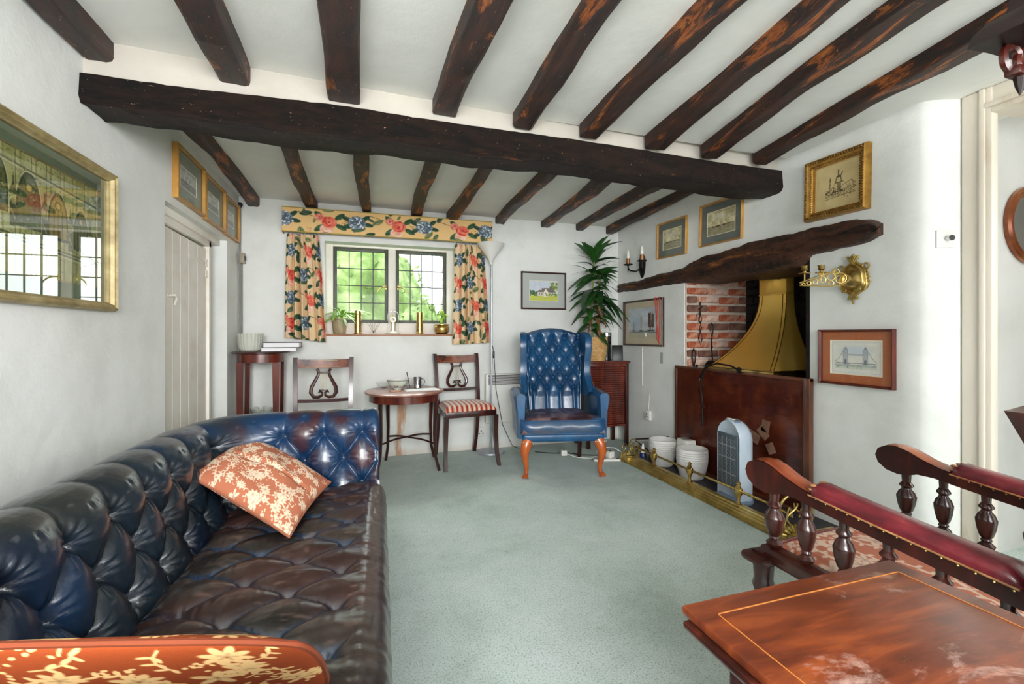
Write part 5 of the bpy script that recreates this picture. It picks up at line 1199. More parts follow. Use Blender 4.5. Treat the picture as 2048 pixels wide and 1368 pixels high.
for k in range(9):
    az = rr.uniform(2.6, 5.6); addleaf(lbr, pl_, (0, 0, rr.uniform(.34, .7)), az, rr.uniform(-.4, .3), 0, 1, 'leaf', .19)
for az, x, z in ((5.9, .03, 1.0), (3.5, -.02, 1.02), (4.8, 0, 1.05), (1.6, .0, 1.02)): addleaf(lms[0], pl_, (x, 0, z), az, 1.25, 0, .95, ymax=.19)
ja = thing('storage_jar', 'dark glass jar with chrome lid behind the basket', 'jar', (2.335, 4.10, .858))
M().lathe([(.001, 0), (.05, 0), (.052, .01), (.052, .25), (.001, .25)], 28).o('body', mat('smoked_glass', '15181a', 5, .08, coat=.5), ja)
M().lathe([(.001, .25), (.054, .25), (.054, .285), (.05, .29), (.001, .29)], 28).o('lid', m_chrome, ja)
ea = thing('easel_frame', 'small black easel-backed photo frame on the cabinet, right of the basket', 'frame', (2.40, 3.99, .858), -.4)
M().box((0, 0, .08), (.11, .012, .16), .003, rot=(-.2, 0, 0)).o('frame', m_black, ea); M().tube([(0, .03, .13), (0, .085, .002)], .004).o('strut', m_black, ea)

# ------------------------------------------------------------------ iron twin candle wall light
il = thing('wall_light', 'black iron twin candle wall light above the barge picture', 'light', (XR, 3.80, 1.80), -PI / 2)
M().ring_loft([[(.05 * a * s_, y, .115 * b * s_) for a, b in [(math.sin(2 * PI * k / 20) * (1 - .25 * math.cos(2 * PI * k / 20)), -math.cos(2 * PI * k / 20)) for k in range(20)]] for y, s_ in ((-.001, 1), (-.012, 1), (-.02, .8), (-.022, .3))]).o('backplate', m_iron, il)
q = M()
for s in (-1, 1):
    q.tube([(0, -.02, -.02), (s * .03, -.06, -.05), (s * .09, -.09, -.035), (s * .12, -.09, .0), (s * .12, -.09, .02)], .007, 8)
    q.lathe([(.02, .02), (.045, .028), (.046, .034), (.02, .03)], 20, (s * .12, -.09, 0)).lathe([(.001, -.05), (.006, -.03), (.008, .02)], 10, (s * .12, -.09, 0))
q.o('arms', m_iron, il)
for s in (-1, 1):
    cup = M().lathe([(.001, .032), (.019, .032), (.021, .085), (.017, .09), (.001, .09)], 16, (s * .12, -.09, 0)).o('candle_cup', mat('copper_cup', '9a6a42', 5, .4, .6), il)
    M().lathe([(.001, .09), (.013, .09), (.016, .115), (.013, .145), (.004, .175), (.001, .178)], 16, (s * .12, -.09, 0)).o('bulb', m_candle, cup)

# ------------------------------------------------------------------ brass piano sconce
bs_ = thing('brass_sconce', 'ornate brass two-candle sconce on the right wall above the bridge picture', 'sconce', (XR, 1.78, 1.435), -PI / 2)
def shield(s_): 
    out = []
    for k in range(40):
        q = 2 * PI * k / 40; r_ = 1 + .04 * math.cos(6 * q); out.append((.078 * math.sin(q) * s_ * r_ * (1 - .18 * math.cos(q)) * 1.0, .095 * math.cos(q) * s_ * r_))
    return out
M().ring_loft([[(x, y, z) for x, z in shield(s_)] for y, s_ in ((-.001, 1), (-.010, 1.0), (-.018, .93), (-.010, .84), (-.012, .78), (-.022, .68), (-.012, .56), (-.016, .40), (-.026, .2))]).o('backplate', m_brass, bs_, 1.0)
q = M()
for k in range(5):
    a = -1 + k * .5; q.tube([(0, -.008, .08), (.018 * a, -.016, .105), (.03 * a, -.014, .122)], [.008, .009, .005], 8).tube([(0, -.008, -.08), (.016 * a, -.016, -.105), (.028 * a, -.012, -.116)], [.008, .009, .005], 8)
q.ball((0, -.012, .125), .009).ball((0, -.014, -.125), .008).ball((0, -.012, -.138), .006)
for s in (-1, 1): q.torus((s * .066, -.012, .06), .016, .005, 'y', 14).torus((s * .05, -.012, -.062), .012, .004, 'y', 14); [q.ball((s * (.078 + .003 * k), -.012, .03 - .018 * k), .006) for k in range(4)]
q.o('scroll_mounts', m_brassold, bs_)
q = M()
# pierced scroll arm reaching out and towards the fireplace (local -x is world +Y)
D = Vector((-.62, -.78, 0)).normalized()
def ap(l, z): return (D.x * l, -.02 + D.y * l, z)
for c_, z_, R_ in ((.055, .0, .036), (.10, .012, .026), (.10, -.025, .018), (.14, -.004, .022), (.175, -.012, .017), (.205, -.02, .013), (.232, -.026, .010), (.075, .04, .018), (.145, .028, .012)):
    q.tube([ap(c_ + R_ * (1 - .10 * k / 3) * math.cos(k * .55), z_ + R_ * (1 - .10 * k / 3) * math.sin(k * .55)) for k in range(15)], .0032, 6)
q.tube([ap(0, 0), ap(.05, .036), ap(.12, .035), ap(.19, .008), ap(.25, -.015)], .004, 6).tube([ap(0, 0), ap(.05, -.036), ap(.12, -.04), ap(.2, -.034), ap(.25, -.03)], .004, 6)
q.o('scroll_arm', m_brassold, bs_)
for l, z in ((.145, .045), (.225, .045)):
    p = ap(l, 0); M().lathe([(.001, z - .012), (.030, z - .008), (.031, z - .005), (.01, z - .002), (.009, z + .006), (.018, z + .014), (.014, z + .026), (.019, z + .036), (.016, z + .036), (.012, z + .02), (.001, z + .02)], 20, (p[0], p[1], 0)).tube([(p[0], p[1], -.01), (p[0], p[1], z - .008)], .004, 6).o('candle_holder', m_brass, bs_)

# ------------------------------------------------------------------ switches, sockets, conduit, little things on the walls
sw = thing('dimmer_switch', 'white dimmer switch plate on the wall beside the doorway', 'switch', (2.6535, 1.4185, 1.585), -.40)
M().box((0, -.004, 0), (.082, .010, .086), .003).o('plate', m_white, sw); M().lathe([(.014, -.035), (.012, -.008)], 16, (.006, 0, 0), 'y').o('knob', m_chrome, sw)
def socket(label, loc, rz):
    t = thing('wall_socket', label, 'socket', loc, rz); M().box((0, -.012, 0), (.088, .024, .088), .004).o('box', m_white, t)
    M().b2(-.006, .006, -.028, -.024, .006, .02).b2(.012, .024, -.028, -.024, -.016, -.01).b2(-.024, -.012, -.028, -.024, -.016, -.01).o('pin_slots', m_black, t); return t
socket('white wall socket low on the right wall beside the firescreen', (XR, 3.70, .345), -PI / 2)
socket('white wall socket low on the back wall behind the floor lamp', (1.035, YB, .17), 0)
jb = thing('junction_box', 'small grey-cream electrical box on the pipe in the back left corner', 'junction box', (-1.03, 4.22, 1.76), PI / 2)
M().box((0, -.018, 0), (.06, .035, .085), .004).o('box', mat('old_cream_box', '9b917c', 5, .5), jb); M().box((0, -.038, 0), (.035, .006, .035), .002).o('lid', m_black, jb)
tag(M().tube([(-1.035, 4.235, .02), (-1.035, 4.235, 2.19)], .008, 8).tube([(-1.02, 4.238, .02), (-1.02, 4.238, 1.72)], .005, 6).o('cable_pipe', mat('grey_pipe', '8d8b84', 5, .5)), 'thin vertical grey cable pipe in the back left corner', 'pipe')
cw = thing('ceiling_hook', 'tiny dark hook fitting at the top of the corner pipe', 'hook', (-1.02, 4.18, 2.20))
M().box((0, 0, 0), (.025, .05, .022), .003).tube([(.01, -.02, 0), (.02, -.04, -.02), (.012, -.03, -.035)], .004).o('body', m_iron, cw)
tg = M().b2(-.02, .02, -.002, 0, -.075, .03).o('paper_tag', mat('grey_tag', 'a9a7a4', 30, .7)); tg.location = (XR - .001, 3.50, .93); tg.rotation_euler = (0, 0, -PI / 2); tag(tg, 'narrow grey paper tag hanging on the wall under the barge picture', 'tag')
tag(M().tube([(XR - .006, 3.80, 1.0), (XR - .006, 3.80, .62)], .003, 6).tube([(XR - .006, 3.70, .39), (XR - .006, 3.68, .55)], .003, 6).o('wall_cable', m_white), 'thin white cable running down the right wall under the barge picture', 'cable')

# ------------------------------------------------------------------ hearth and brass canopy
M_h = M().b2(2.24, 3.22, OY0 - .25, OY1 + .28, 0, .02, .004); tag(M_h.o('hearth_slab', m_slate), 'dark slate hearth slab inside the brass fender', 'hearth')
hd = thing('brass_canopy', 'tall flared brass smoke canopy standing in the fireplace', 'fire hood', (3.0, 2.63, .80))
def hsec(t):  # t 0 base .. 1 neck ; returns half width, front depth, z
    e = (1 - t) ** 2.1; return lerp(.118, .300, e), lerp(.075, .40, e), .07 + t * .56
rings = []; nseg = 22
for i in range(nseg + 1):
    hwid_, dep, z = hsec(i / nseg); rings.append([(0, -hwid_, z), (-dep * .5, -hwid_, z), (-dep, -hwid_, z), (-dep, 0, z), (-dep, hwid_, z), (-dep * .5, hwid_, z), (0, hwid_, z)])
M().ring_loft(rings).o('flared_hood', m_hood, hd, .8)
M().b2(-.077, 0, -.12, .12, .63, .90, .003).b2(-.08, 0, -.122, .122, .624, .636, .002).o('neck', m_hood, hd)
M().b2(-.41, 0, -.305, .305, 0, .07, .004).tube([(-.412, -.307, .07), (-.412, .307, .07)], .005).tube([(-.412, -.307, .07), (0, -.307, .07)], .005).o('rim', m_brass, hd)
q = M()
for s in (-1, 1):
    for off in (0, .028):
        q.tube([(-hsec(i / nseg)[1] - .001, s * (hsec(i / nseg)[0] - off), hsec(i / nseg)[2]) for i in range(nseg + 1)], .0025, 5)
q.o('seam', mat('seam_brass', '6a4c18', 5, .4, .9), hd)
for k in range(4): 
    h_, d_, z_ = hsec(.2 + .22 * k); M().ball((-d_ - .001, -h_ + .014, z_), .004).o('rivet', m_brassold, hd)

# ------------------------------------------------------------------ firescreen
fs = thing('firescreen', 'large brown glazed firescreen with old tape marks covering the fireplace', 'firescreen', (2.525, 2.62, .02), -PI / 2)
W2 = .622; Hh = .838
def mat_screen():
    m = bpy.data.materials.new('smoky_brown_screen'); m.use_nodes = True; nt = m.node_tree; bs = nt.nodes['Principled BSDF']; out = nt.nodes['Material Output']
    n = noise_node(nt, 5, 7, .7); r = ramp(nt, n.outputs[0], [(0.3, '34130a'), (0.5, '5c2614'), (0.68, '86401f')]); nt.links.new(r.outputs[0], bs.inputs['Base Color']); bs.inputs['Roughness'].default_value = .22; bs.inputs['Coat Weight'].default_value = .5
    tr = N(nt, 'ShaderNodeBsdfTransparent'); tr.inputs[0].default_value = (.75, .45, .35, 1); mx = N(nt, 'ShaderNodeMixShader'); mx.inputs[0].default_value = .62
    nt.links.new(tr.outputs[0], mx.inputs[1]); nt.links.new(bs.outputs[0], mx.inputs[2]); nt.links.new(mx.outputs[0], out.inputs[0]); return m
m_scrf = mat('screen_frame_wood', [(0.3, '3a1c10'), (0.7, '6b3c22')], 8, .35, stretch=(2, 2, .6), coat=.3)
M().b2(-W2 + .02, W2 - .03, -.003, .003, .01, Hh - .015).o('screen_panel', mat_screen(), fs)
M().b2(-W2, -W2 + .022, -.012, .012, 0, Hh, .003).b2(W2 - .045, W2, -.018, .018, 0, Hh, .004).b2(-W2, W2, -.014, .014, Hh - .02, Hh, .003).b2(-W2, W2, -.012, .012, 0, .02, .003).o('screen_frame', m_scrf, fs)
q = M()
def scroll(cx, cz, R0, s, y, k=26, turns=2.2, r=.004): return [(cx + s * R0 * (1 - i / k * .8) * math.cos(i / k * turns * 2 * PI), y, cz + R0 * (1 - i / k * .8) * math.sin(i / k * turns * 2 * PI)) for i in range(k + 1)]
for cx, cz, R0, s in ((W2 - .16, Hh - .12, .045, 1), (W2 - .105, Hh - .24, .04, -1), (-W2 + .09, Hh - .10, .05, -1)):
    q.tube(scroll(cx, cz, R0, s, .012), .004, 6)
q.tube([(W2 - .05, .012, Hh - .30), (W2 - .07, .012, Hh - .16), (W2 - .2, .012, Hh - .06)], .004, 6).o('iron_scroll', mat('rusty_iron', '5a2c1c', 8, .6, .3), fs)
tp = mat('tape_residue', [(0.3, '6a4a3a'), (0.7, '8d6c58')], 12, .6)
rr = random.Random(6)
for (x, z, w_, h_, a) in ((.20, .40, .10, .07, .35), (.28, .44, .09, .055, .7), (.30, .49, .06, .08, .15), (.05, .33, .08, .06, -.9), (.08, .38, .05, .08, .5), (-.02, .24, .08, .06, .6), (.03, .22, .06, .06, .2), (.40, .25, .05, .09, .1), (.34, .35, .07, .06, 1.1), (.26, .02 + .06, .08, .04, .5), (.47, .12, .06, .05, .9)):
    M().box((x, -.0045, z), (w_, .002, h_), rot=(0, a, 0)).o('tape_mark', tp, fs)
# fire irons standing behind the screen in the opening
def tool(name, label, cat_, loc, fn, m=m_iron):
    t = thing(name, label, cat_, loc, -PI / 2, 'wrought fire irons'); fn(t, m); return t
def loop(q, x, z, w_, h_, r, y=0): q.tube([(x, y, z - h_ * .5), (x - w_ * .35, y, z - h_ * .2), (x - w_ * .5, y, z + h_ * .25), (x, y, z + h_ * .5), (x + w_ * .5, y, z + h_ * .25), (x + w_ * .35, y, z - h_ * .2), (x, y, z - h_ * .5)], r, 7)
def t1(t, m):
    q = M(); loop(q, 0, .93, .045, .15, .006); q.tube([(0, 0, .86), (.005, 0, .5), (0, 0, .02)], .007, 7).tube(scroll(.035, .855, .016, 1, 0), .004, 6).o('poker_shaft', m, t)
tool('fire_poker', 'iron poker with a teardrop loop handle at the left behind the screen', 'fire iron', (2.61, 3.12, 0), t1)
def t2(t, m):
    M().tube([(0, 0, .14), (0, 0, .24)], .006).tube([(-.02, 0, .17), (.02, 0, .20)], .006).tube([(0, 0, .16), (-.012, 0, .08), (.012, 0, .02), (-.018, 0, -.07), (.0, 0, -.13), (.02, 0, -.08), (-.008, 0, .02), (.012, 0, .08), (0, 0, .16)], .005).torus((-.02, 0, .12), .018, .003, 'y', 14).o('hook_and_tongs', m, t)
th = thing('hanging_tongs', 'twisted iron tongs hanging on the brick side of the fireplace', 'fire iron', (2.70, OY1 - .04, 1.165), 0); t2(th, m_iron)
def t3(t, m):
    q = M(); loop(q, 0, 1.16, .03, .12, .0045); q.tube([(0, 0, 1.10), (-.008, 0, 1.02), (.006, 0, .95), (0, 0, .40), (0, 0, .03)], .006, 7).ball((0, 0, 1.02), .009).ball((0, 0, .945), .008).o('shovel_shaft', m, t)
    M().ring_loft([[(a * .07, -.002 * 1 - y, .0 + b) for a, b in [(math.sin(k * PI / 10), .80 + .045 * (1 - abs(math.sin(k * PI / 10)))) if False else (math.cos(k * 2 * PI / 20), .86 + .05 * math.sin(k * 2 * PI / 20)) for k in range(20)]] for y in (0, .006)]).o('rest_disc', m, t)
tool('fire_shovel', 'tall iron shovel with looped handle in the middle behind the screen', 'fire iron', (2.70, 3.01, 0), t3)
bw_ = thing('iron_bracket', 'bent iron hanging bracket curling over the top of the firescreen', 'fire iron', (2.50, 2.62, .0), -PI / 2, 'wrought fire irons')
q = M().tube([(-.28, .01, .40), (-.27, .0, .62), (-.30, .0, .78), (-.24, .0, .865), (-.12, .005, .905), (.02, .0, .895), (.10, -.005, .87), (.12, -.005, .85)], [.007] * 8, 7).tube(scroll(.10, .868, .022, 1, -.005), .005, 6)
q.tube([(-.235, 0, .86), (-.28, -.01, .74), (-.265, -.01, .60), (-.24, -.012, .55)], .006, 7).o('arm', m_iron, bw_)
tag(M().tube([(2.485, 2.88, .60), (2.485, 2.885, .68)], .004).ball((2.485, 2.88, .60), .011).o('bracket_tip', m_white), 'small white tip hanging at the end of the iron bracket', 'knob') if False else None
# brass andiron behind the screen near its right side
an = thing('andiron', 'brass ball-topped andiron standing behind the right side of the screen', 'andiron', (2.64, 2.155, .02))
M().lathe([(.001, 0), (.04, 0), (.042, .01), (.02, .03), (.012, .05), (.02, .08), (.012, .10), (.01, .16), (.02, .18), (.012, .20), (.01, .25), (.016, .262), (.012, .27), (.034, .30), (.034, .318), (.02, .34), (.001, .345)], 20).o('column', m_brass, an)

# ------------------------------------------------------------------ brass fender
fd = thing('brass_fender', 'long aged brass fender with a rail on turned posts round the hearth', 'fender', (2.19, 2.60, 0))
pf_ = [(-.058, 0), (-.062, .012), (-.052, .016), (-.052, .026), (-.044, .030), (-.040, .040), (-.030, .042), (-.026, .052), (-.012, .054), (-.008, .062), (.03, .062), (.034, .052), (.044, .05), (.05, .0)]
YE0, YE1 = 1.775 - 2.60, 3.42 - 2.60
M().prism(pf_, YE0, YE1, 'y').o('front_plinth', m_brassold, fd, .3)
q = M(); q.prism([(y + 0, z) for y, z in pf_], .0, .30, 'x'); q.v = [(x - .06, y + YE0, z) for x, y, z in q.v]; q.o('side_plinth', m_brassold, fd, .3)
q = M(); q.prism([(-y, z) for y, z in pf_], .0, .30, 'x'); q.v = [(x - .06, y + YE1, z) for x, y, z in q.v]; q.o('side_plinth', m_brassold, fd, .3)
RZ = .150
for yy_ in (3.08, 2.66, 2.215):
    M().lathe([(.020, .06), (.020, .066), (.011, .072), (.009, .09), (.012, .11), (.022, .128), (.026, .145), (.024, .160), (.012, .172), (.014, .178), (.009, .184), (.013, .192), (.012, .200), (.001, .210)], 18, (0, yy_ - 2.60, 0)).ball((0, yy_ - 2.6 + .02, .165), .007).ball((0, yy_ - 2.6 - .02, .165), .007).o('post', m_brass, fd)
M().tube([(0, .70, RZ), (0, -.62, RZ)], .0085, 12).lathe([(.009, -.66), (.013, -.645), (.013, -.63), (.009, -.62)], 12, (0, 0, RZ), 'y').lathe([(.001, .70), (.009, .70), (.02, .72), (.012, .745), (.001, .75)], 12, (0, 0, RZ), 'y').tube([(0, -.62, RZ), (0, -.72, RZ - .01), (0, -.76, RZ - .02)], [.0085, .007, .005], 8).o('rail', m_brass, fd)
# ornate corner piece: pierced wheel over a fan shell
q = M(); CX, CY = -.01, -.785
dv_ = Vector((.80, .60, 0))
def cp(a, z): return (CX + dv_.x * a, CY - dv_.y * a * 0 + dv_.y * a * -.6, z)
q.tube([cp(.095 * math.sin(k), .16 + .105 * math.cos(k)) for k in np.linspace(-2.6, 2.6, 30)], .007, 8)
for s in (-1, 1):
    q.tube([cp(s * .03 * math.sin(k * 1.2) + s * .02, .09 + .03 * k) for k in np.linspace(0, 4.2, 16)], .0045, 6); q.tube([cp(s * (.02 + .05 * t), .14 + .05 * math.sin(t * 5)) for t in np.linspace(0, 1, 10)], .004, 6)
q.ball(cp(-.06, .275), .014).o('pierced_wheel', m_brass, fd)
q = M()
for k in range(9):
    a = -1.25 + k * 2.5 / 8; q.tube([cp(0, .02), cp(.05 * math.sin(a), .02 + .05 * math.cos(a) * 1.1), cp(.085 * math.sin(a), .02 + .082 * math.cos(a))], [.006, .012, .009], 8)
q.prism([(0, 0), (.1, 0)] if False else [(-.01, 0), (.01, 0), (.01, .02), (-.01, .02)], 0, .001).o('fan_shell', m_brassold, fd)
M().lathe([(.001, 0), (.028, 0), (.032, .02), (.02, .035), (.03, .055), (.018, .075), (.001, .08)], 18, (-.045, YE1 + .04, 0)).tube([(x - .045, YE1 + .04, z + .045) for x, y_, z in scroll(0, 0, .034, 1, 0)], .006, 8).o('end_scroll', m_brassold, fd)

# ------------------------------------------------------------------ halogen heater, pots, box, chain, bits on the hearth
hh = thing('halogen_heater', 'tall pale blue-grey halogen heater standing in front of the firescreen', 'heater', (2.335, 2.395, .02), -PI / 2 - .12)
def hprof(k):
    out = [(-.115, .02), (-.115, .42)] + [(-.115 + .115 * (1 - math.cos(a)), .42 + .115 * math.sin(a)) for a in (.4, .8, 1.2, 1.5)] + [(.115 * math.sin(a), .42 + .115 * math.cos(a)) for a in (.3, .7, 1.1, 1.4)] + [(.115, .42), (.115, .02)]
    return [(x * k, z if z < .1 else .28 + (z - .28) * k) for x, z in out]
M().ring_loft([[(x, y, z) for x, z in hprof(k)] for y, k in ((-.045, .93), (-.05, .97), (-.035, 1.0), (.02, 1.0), (.05, .93), (.06, .80))]).o('body', mat('pale_blue_plastic', [(0.3, 'a9b6c4'), (0.7, 'bcc8d4')], 4, .35, coat=.2), hh, .9)
M().b2(-.098, .098, -.056, -.046, .085, .44, .008, 3).o('front_bezel', mat('slate_blue_plastic', '4f5a60', 4, .35), hh)
M().b2(-.088, .088, -.052, -.050, .10, .41).o('reflector', mat('heater_reflector', [(0.3, '77756c'), (0.6, 'a8a69a')], 14, .3, .8, stretch=(1, 1, 4)), hh)
q = M()
for k in range(34): q.b2(-.09, .09, -.0615, -.0595, .103 + k * .0092, .1042 + k * .0092)
for x in (-.045, 0, .045): q.b2(x - .0015, x + .0015, -.063, -.061, .10, .42)
q.o('wire_guard', m_silver, hh)
for z in (.18, .28, .36): M().tube([(-.08, -.054, z), (.08, -.054, z)], .005, 8).o('heating_tube', m_silver, hh)
M().b2(-.05, .05, -.035, .01, .515, .533, .004).o('control_panel', mat('slate_blue_plastic_top', '5c6d7a', 4, .35), hh)
for x in (-.035, -.018, 0, .018): M().b2(x - .006, x + .006, -.03, -.012, .532, .537, .001).o('button', m_white, hh)
M().lathe([(.001, 0), (.13, 0), (.135, .012), (.11, .028), (.001, .03)], 36, sx=1.0, sy=.75).o('foot', mat('blue_grey_base', '7388a0', 4, .4), hh)
def pot(label, loc, r, h):
    t = thing('stoneware_pot', label, 'pot', loc, 0, 'white ribbed stoneware pots on the hearth'); P = [(.001, 0), (r * .72, 0), (r * .78, .01)]
    n = 12
    for i in range(n): z = .02 + (h - .03) * i / n; k = r * (.80 + .20 * math.sin(min(1, (i / n) * 1.5) * PI / 2)); P += [(k, z), (k + .003, z + (h - .03) / n * .5)]
    P += [(r * .985, h), (r * .93, h), (r * .92, h * .6), (r * .7, .015), (.001, .015)]
    M().lathe(P, 36).o('body', m_whiteglaze, t); return t
pot('nearer white ribbed pot behind the middle fender post', (2.375, 2.86, .02), .115, .225)
pot('farther white ribbed pot behind the first fender post', (2.37, 3.215, .02), .112, .215)
bx_ = thing('white_box', 'small white ventilated plastic box between the pots and the screen', 'box', (2.46, 3.03, .02), -.1)
M().b2(-.045, .045, -.065, .065, 0, .25, .006).o('case', m_white, bx_); q = M()
for k in range(4): q.b2(-.02, .02, -.067, -.064, .12 + k * .02, .128 + k * .02).b2(-.03 + .02 * k, -.022 + .02 * k, -.02, .02, .249, .2515)
q.o('vents', m_iron, bx_)
ch = thing('brass_chain', 'heap of large brass chain rings at the far end of the fender', 'chain', (2.205, 3.50, 0)); rr = random.Random(12)
for k in range(13):
    mm_ = M().torus((0, 0, 0), rr.uniform(.026, .042), .0045, 'z', 18, 6).o('chain_link', m_brassold, ch)
    mm_.location = (rr.uniform(-.06, .14), rr.uniform(-.05, .08), .045 + .012 * k * (k < 9)); mm_.rotation_euler = (rr.uniform(.6, 2.4), rr.uniform(-1, 1), rr.uniform(0, 3))
pk = thing('iron_rod', 'black iron rod with twisted rings lying against the wall behind the pots', 'fire iron', (2.45, 3.42, .02))
q = M().tube([(-.1, .18, .13), (.09, -.02, .17), (.10, -.16, .16)], .006, 7).tube([(-.1, .16, .12), (-.05, -.20, .0)], .006, 7)
for y in (-.04, -.11): q.torus((.088, y, .168), .022, .006, 'y', 14, 6).torus((.088, y - .03, .166), .018, .006, 'z', 14, 6)
q.o('shaft', m_iron, pk)
bt = thing('plastic_bottle', 'small white plastic bottle with a dark blue base standing by the chain', 'bottle', (2.275, 3.36, .02))
M().lathe([(.001, .07), (.02, .07), (.018, .10), (.010, .13), (.008, .15), (.001, .152)], 18).o('top', m_white, bt); M().lathe([(.001, 0), (.026, 0), (.03, .03), (.028, .06), (.02, .072), (.001, .072)], 18).o('base', mat('navy_plastic', '1b2c5a', 4, .35), bt)
def plug(label, loc, rz, s=1):
    t = thing('plug_adaptor', label, 'plug', loc, rz, 'white plugs and adaptors on the carpet'); M().box((0, 0, .028 * s), (.06 * s, .055 * s, .055 * s), .006).o('body', m_white, t); M().b2(-.006, .006, -.004, .004, .055 * s, .064 * s).o('pin', m_black, t); return t
plug('white plug adaptor on the carpet beside the end of the fender', (2.06, 3.55, .018), .3)
plug('white plug adaptor on the carpet under the wing chair', (1.72, 3.80, 0), -.2, .9)
ex = thing('extension_lead', 'white extension strip on the carpet at the far end of the fender', 'extension lead', (2.02, 3.52, 0), -.25)
M().b2(-.13, .12, -.028, .028, 0, .018, .004).o('strip', m_white, ex); 
for x in (-.09, -.03, .09): M().b2(x - .012, x + .012, -.01, .01, .018, .020).o('outlet', m_black, ex)
cc = M().tube([(1.72, 3.80, .02), (1.80, 3.68, .005), (1.90, 3.62, .005), (1.98, 3.66, .006), (1.93, 3.56, .006), (1.90, 3.53, .008)], .004, 6)
cc.tube([(1.95, 3.60, .06), (2.0, 3.68, .075), (2.08, 3.66, .08), (2.14, 3.60, .085), (2.17, 3.55, .06)], .004, 6)
tag(cc.o('white_cable', m_white), 'white cable trailing on the carpet between the plugs and the brass chain', 'cable')
tag(M().tube([(1.50, 3.98, .005), (1.64, 3.88, .006), (1.78, 3.86, .005), (1.88, 3.74, .006), (1.98, 3.60, .03)], .004, 6).o('black_cable', m_black), 'black cable on the carpet behind the wing chair leg', 'cable')

# ------------------------------------------------------------------ foreground: turned-spindle library armchair, seen from behind
lc = thing('library_armchair', 'dark mahogany spindle-arm library chair with cracked red leather arm pads', 'armchair', (1.64, .85, 0))
m_red = mat('worn_red_leather', [(0.30, '4e161c'), (0.5, '74202a'), (0.66, '8c3136'), (0.78, 'b0695c')], 9, .3, coat=.4, bump=.3, bscale=60, stretch=(2, 1, 2))
m_crk = mat('cracked_edge', [(0.3, '7a4a2c'), (0.7, 'c08a58')], 30, .7, bump=.5)
spin = [(.012, 0), (.020, .008), (.023, .018), (.012, .030), (.015, .036), (.012, .042), (.018, .052), (.024, .075), (.027, .098), (.0275, .104), (.0275, .108), (.0255, .112), (.022, .124), (.014, .134), (.013, .140), (.020, .148), (.020, .152), (.012, .164), (.014, .2)]
def armz(y): return np.interp(y, [-.36, .08, .24, .33, .39, .42], [.575, .612, .630, .660, .655, .62])
for s, xc in ((-1, -.325), (1, .335)):
    # arm rail with scroll end (rounded swelling at the front, +y)
    low = [(-.36, .545), (.0, .578), (.14, .592), (.22, .602), (.27, .600), (.30, .588), (.335, .583), (.375, .590), (.405, .612)]
    hi = [(.415, .640), (.405, .668), (.375, .684), (.335, .686), (.30, .676), (.25, .655), (.20, .640), (.12, .628), (.0, .616), (-.36, .588)]
    q = M(); pr = low + hi; q.prism(pr, xc - .034, xc + .034, 'x'); ar = q.o('arm_rail', m_mahogd, lc, .5)
    tp_ = [(.412, .642), (.402, .670), (.373, .6865), (.335, .6885), (.30, .6785), (.25, .6575), (.20, .6425), (.17, .6375)]
    q = M(); vs = []
    for y, z in tp_: vs += [(xc - .033, y, z), (xc - .012, y, z + .003), (xc + .012, y, z + .003), (xc + .033, y, z)]
    q.add(vs, [(i * 4 + k, i * 4 + k + 1, i * 4 + k + 5, i * 4 + k + 4) for i in range(len(tp_) - 1) for k in range(3)]).o('scroll_top', m_rosew, ar)
    rings = []
    for i in range(33):
        t = i / 32; y = lerp(.175, -.30, t); z0 = float(np.interp(y, [-.36, .0, .12, .2], [.588, .616, .628, .640])); e = min(1, (t / .05)) ** .5 * min(1, ((1 - t) / .06)) ** .5; e = max(e, .25)
        w_ = .040 * (.6 + .4 * e) * (1 + .02 * math.sin(i * 2.3)); h_ = .040 * e
        rings.append([(xc - w_, y, z0), (xc - w_ * 1.04, y, z0 + h_ * .35), (xc - w_ * .85, y, z0 + h_ * .75), (xc - w_ * .4, y, z0 + h_), (xc + w_ * .4, y, z0 + h_), (xc + w_ * .85, y, z0 + h_ * .75), (xc + w_ * 1.04, y, z0 + h_ * .35), (xc + w_, y, z0)])
    M().ring_loft(rings).o('arm_pad', m_red, lc, 1.2)
    q = M(); rr = random.Random(4)
    for k in range(22): q.ball((xc + rr.uniform(-.034, .034), .172 + rr.uniform(-.02, .006), .642 + rr.uniform(0, .022)), rr.uniform(.004, .010), 6, 4, .5)
    q.tube([(xc - .041, .17, .632), (xc - .0415, -.05, .612), (xc - .041, -.295, .594)], .0028, 6).tube([(xc + .041, .17, .632), (xc + .0415, -.05, .612), (xc + .041, -.295, .594)], .0028, 6)
    q.o('torn_edge', m_crk, lc)
    q = M()
    for k in range(15):
        y = .15 - k * .031; z = float(np.interp(y, [-.36, .0, .12, .2], [.588, .616, .628, .640])) - .008; q.ball((xc - .0345, y, z), .0028, 6, 4).ball((xc + .0345, y, z), .0028, 6, 4)
    ob = q.o('pad_nails', m_brass, lc); ob['kind'] = 'stuff'
    for k in range(6):
        y = .325 - k * .117; zt = float(np.interp(y, [-.36, .0, .14, .22, .33], [.545, .578, .592, .602, .584])); zb = .395; sc_ = (zt + .004 - zb) / .2; big = 1.12 if k == 0 else 1.0
        M().lathe([(r_ * big, zb + z * sc_) for r_, z in spin], 20, (xc, y, 0)).o('spindle', m_mahogd, lc)
    M().b2(xc - .028, xc + .028, -.37, .36, .345, .397, .008).o('side_rail', m_mahogd, lc)
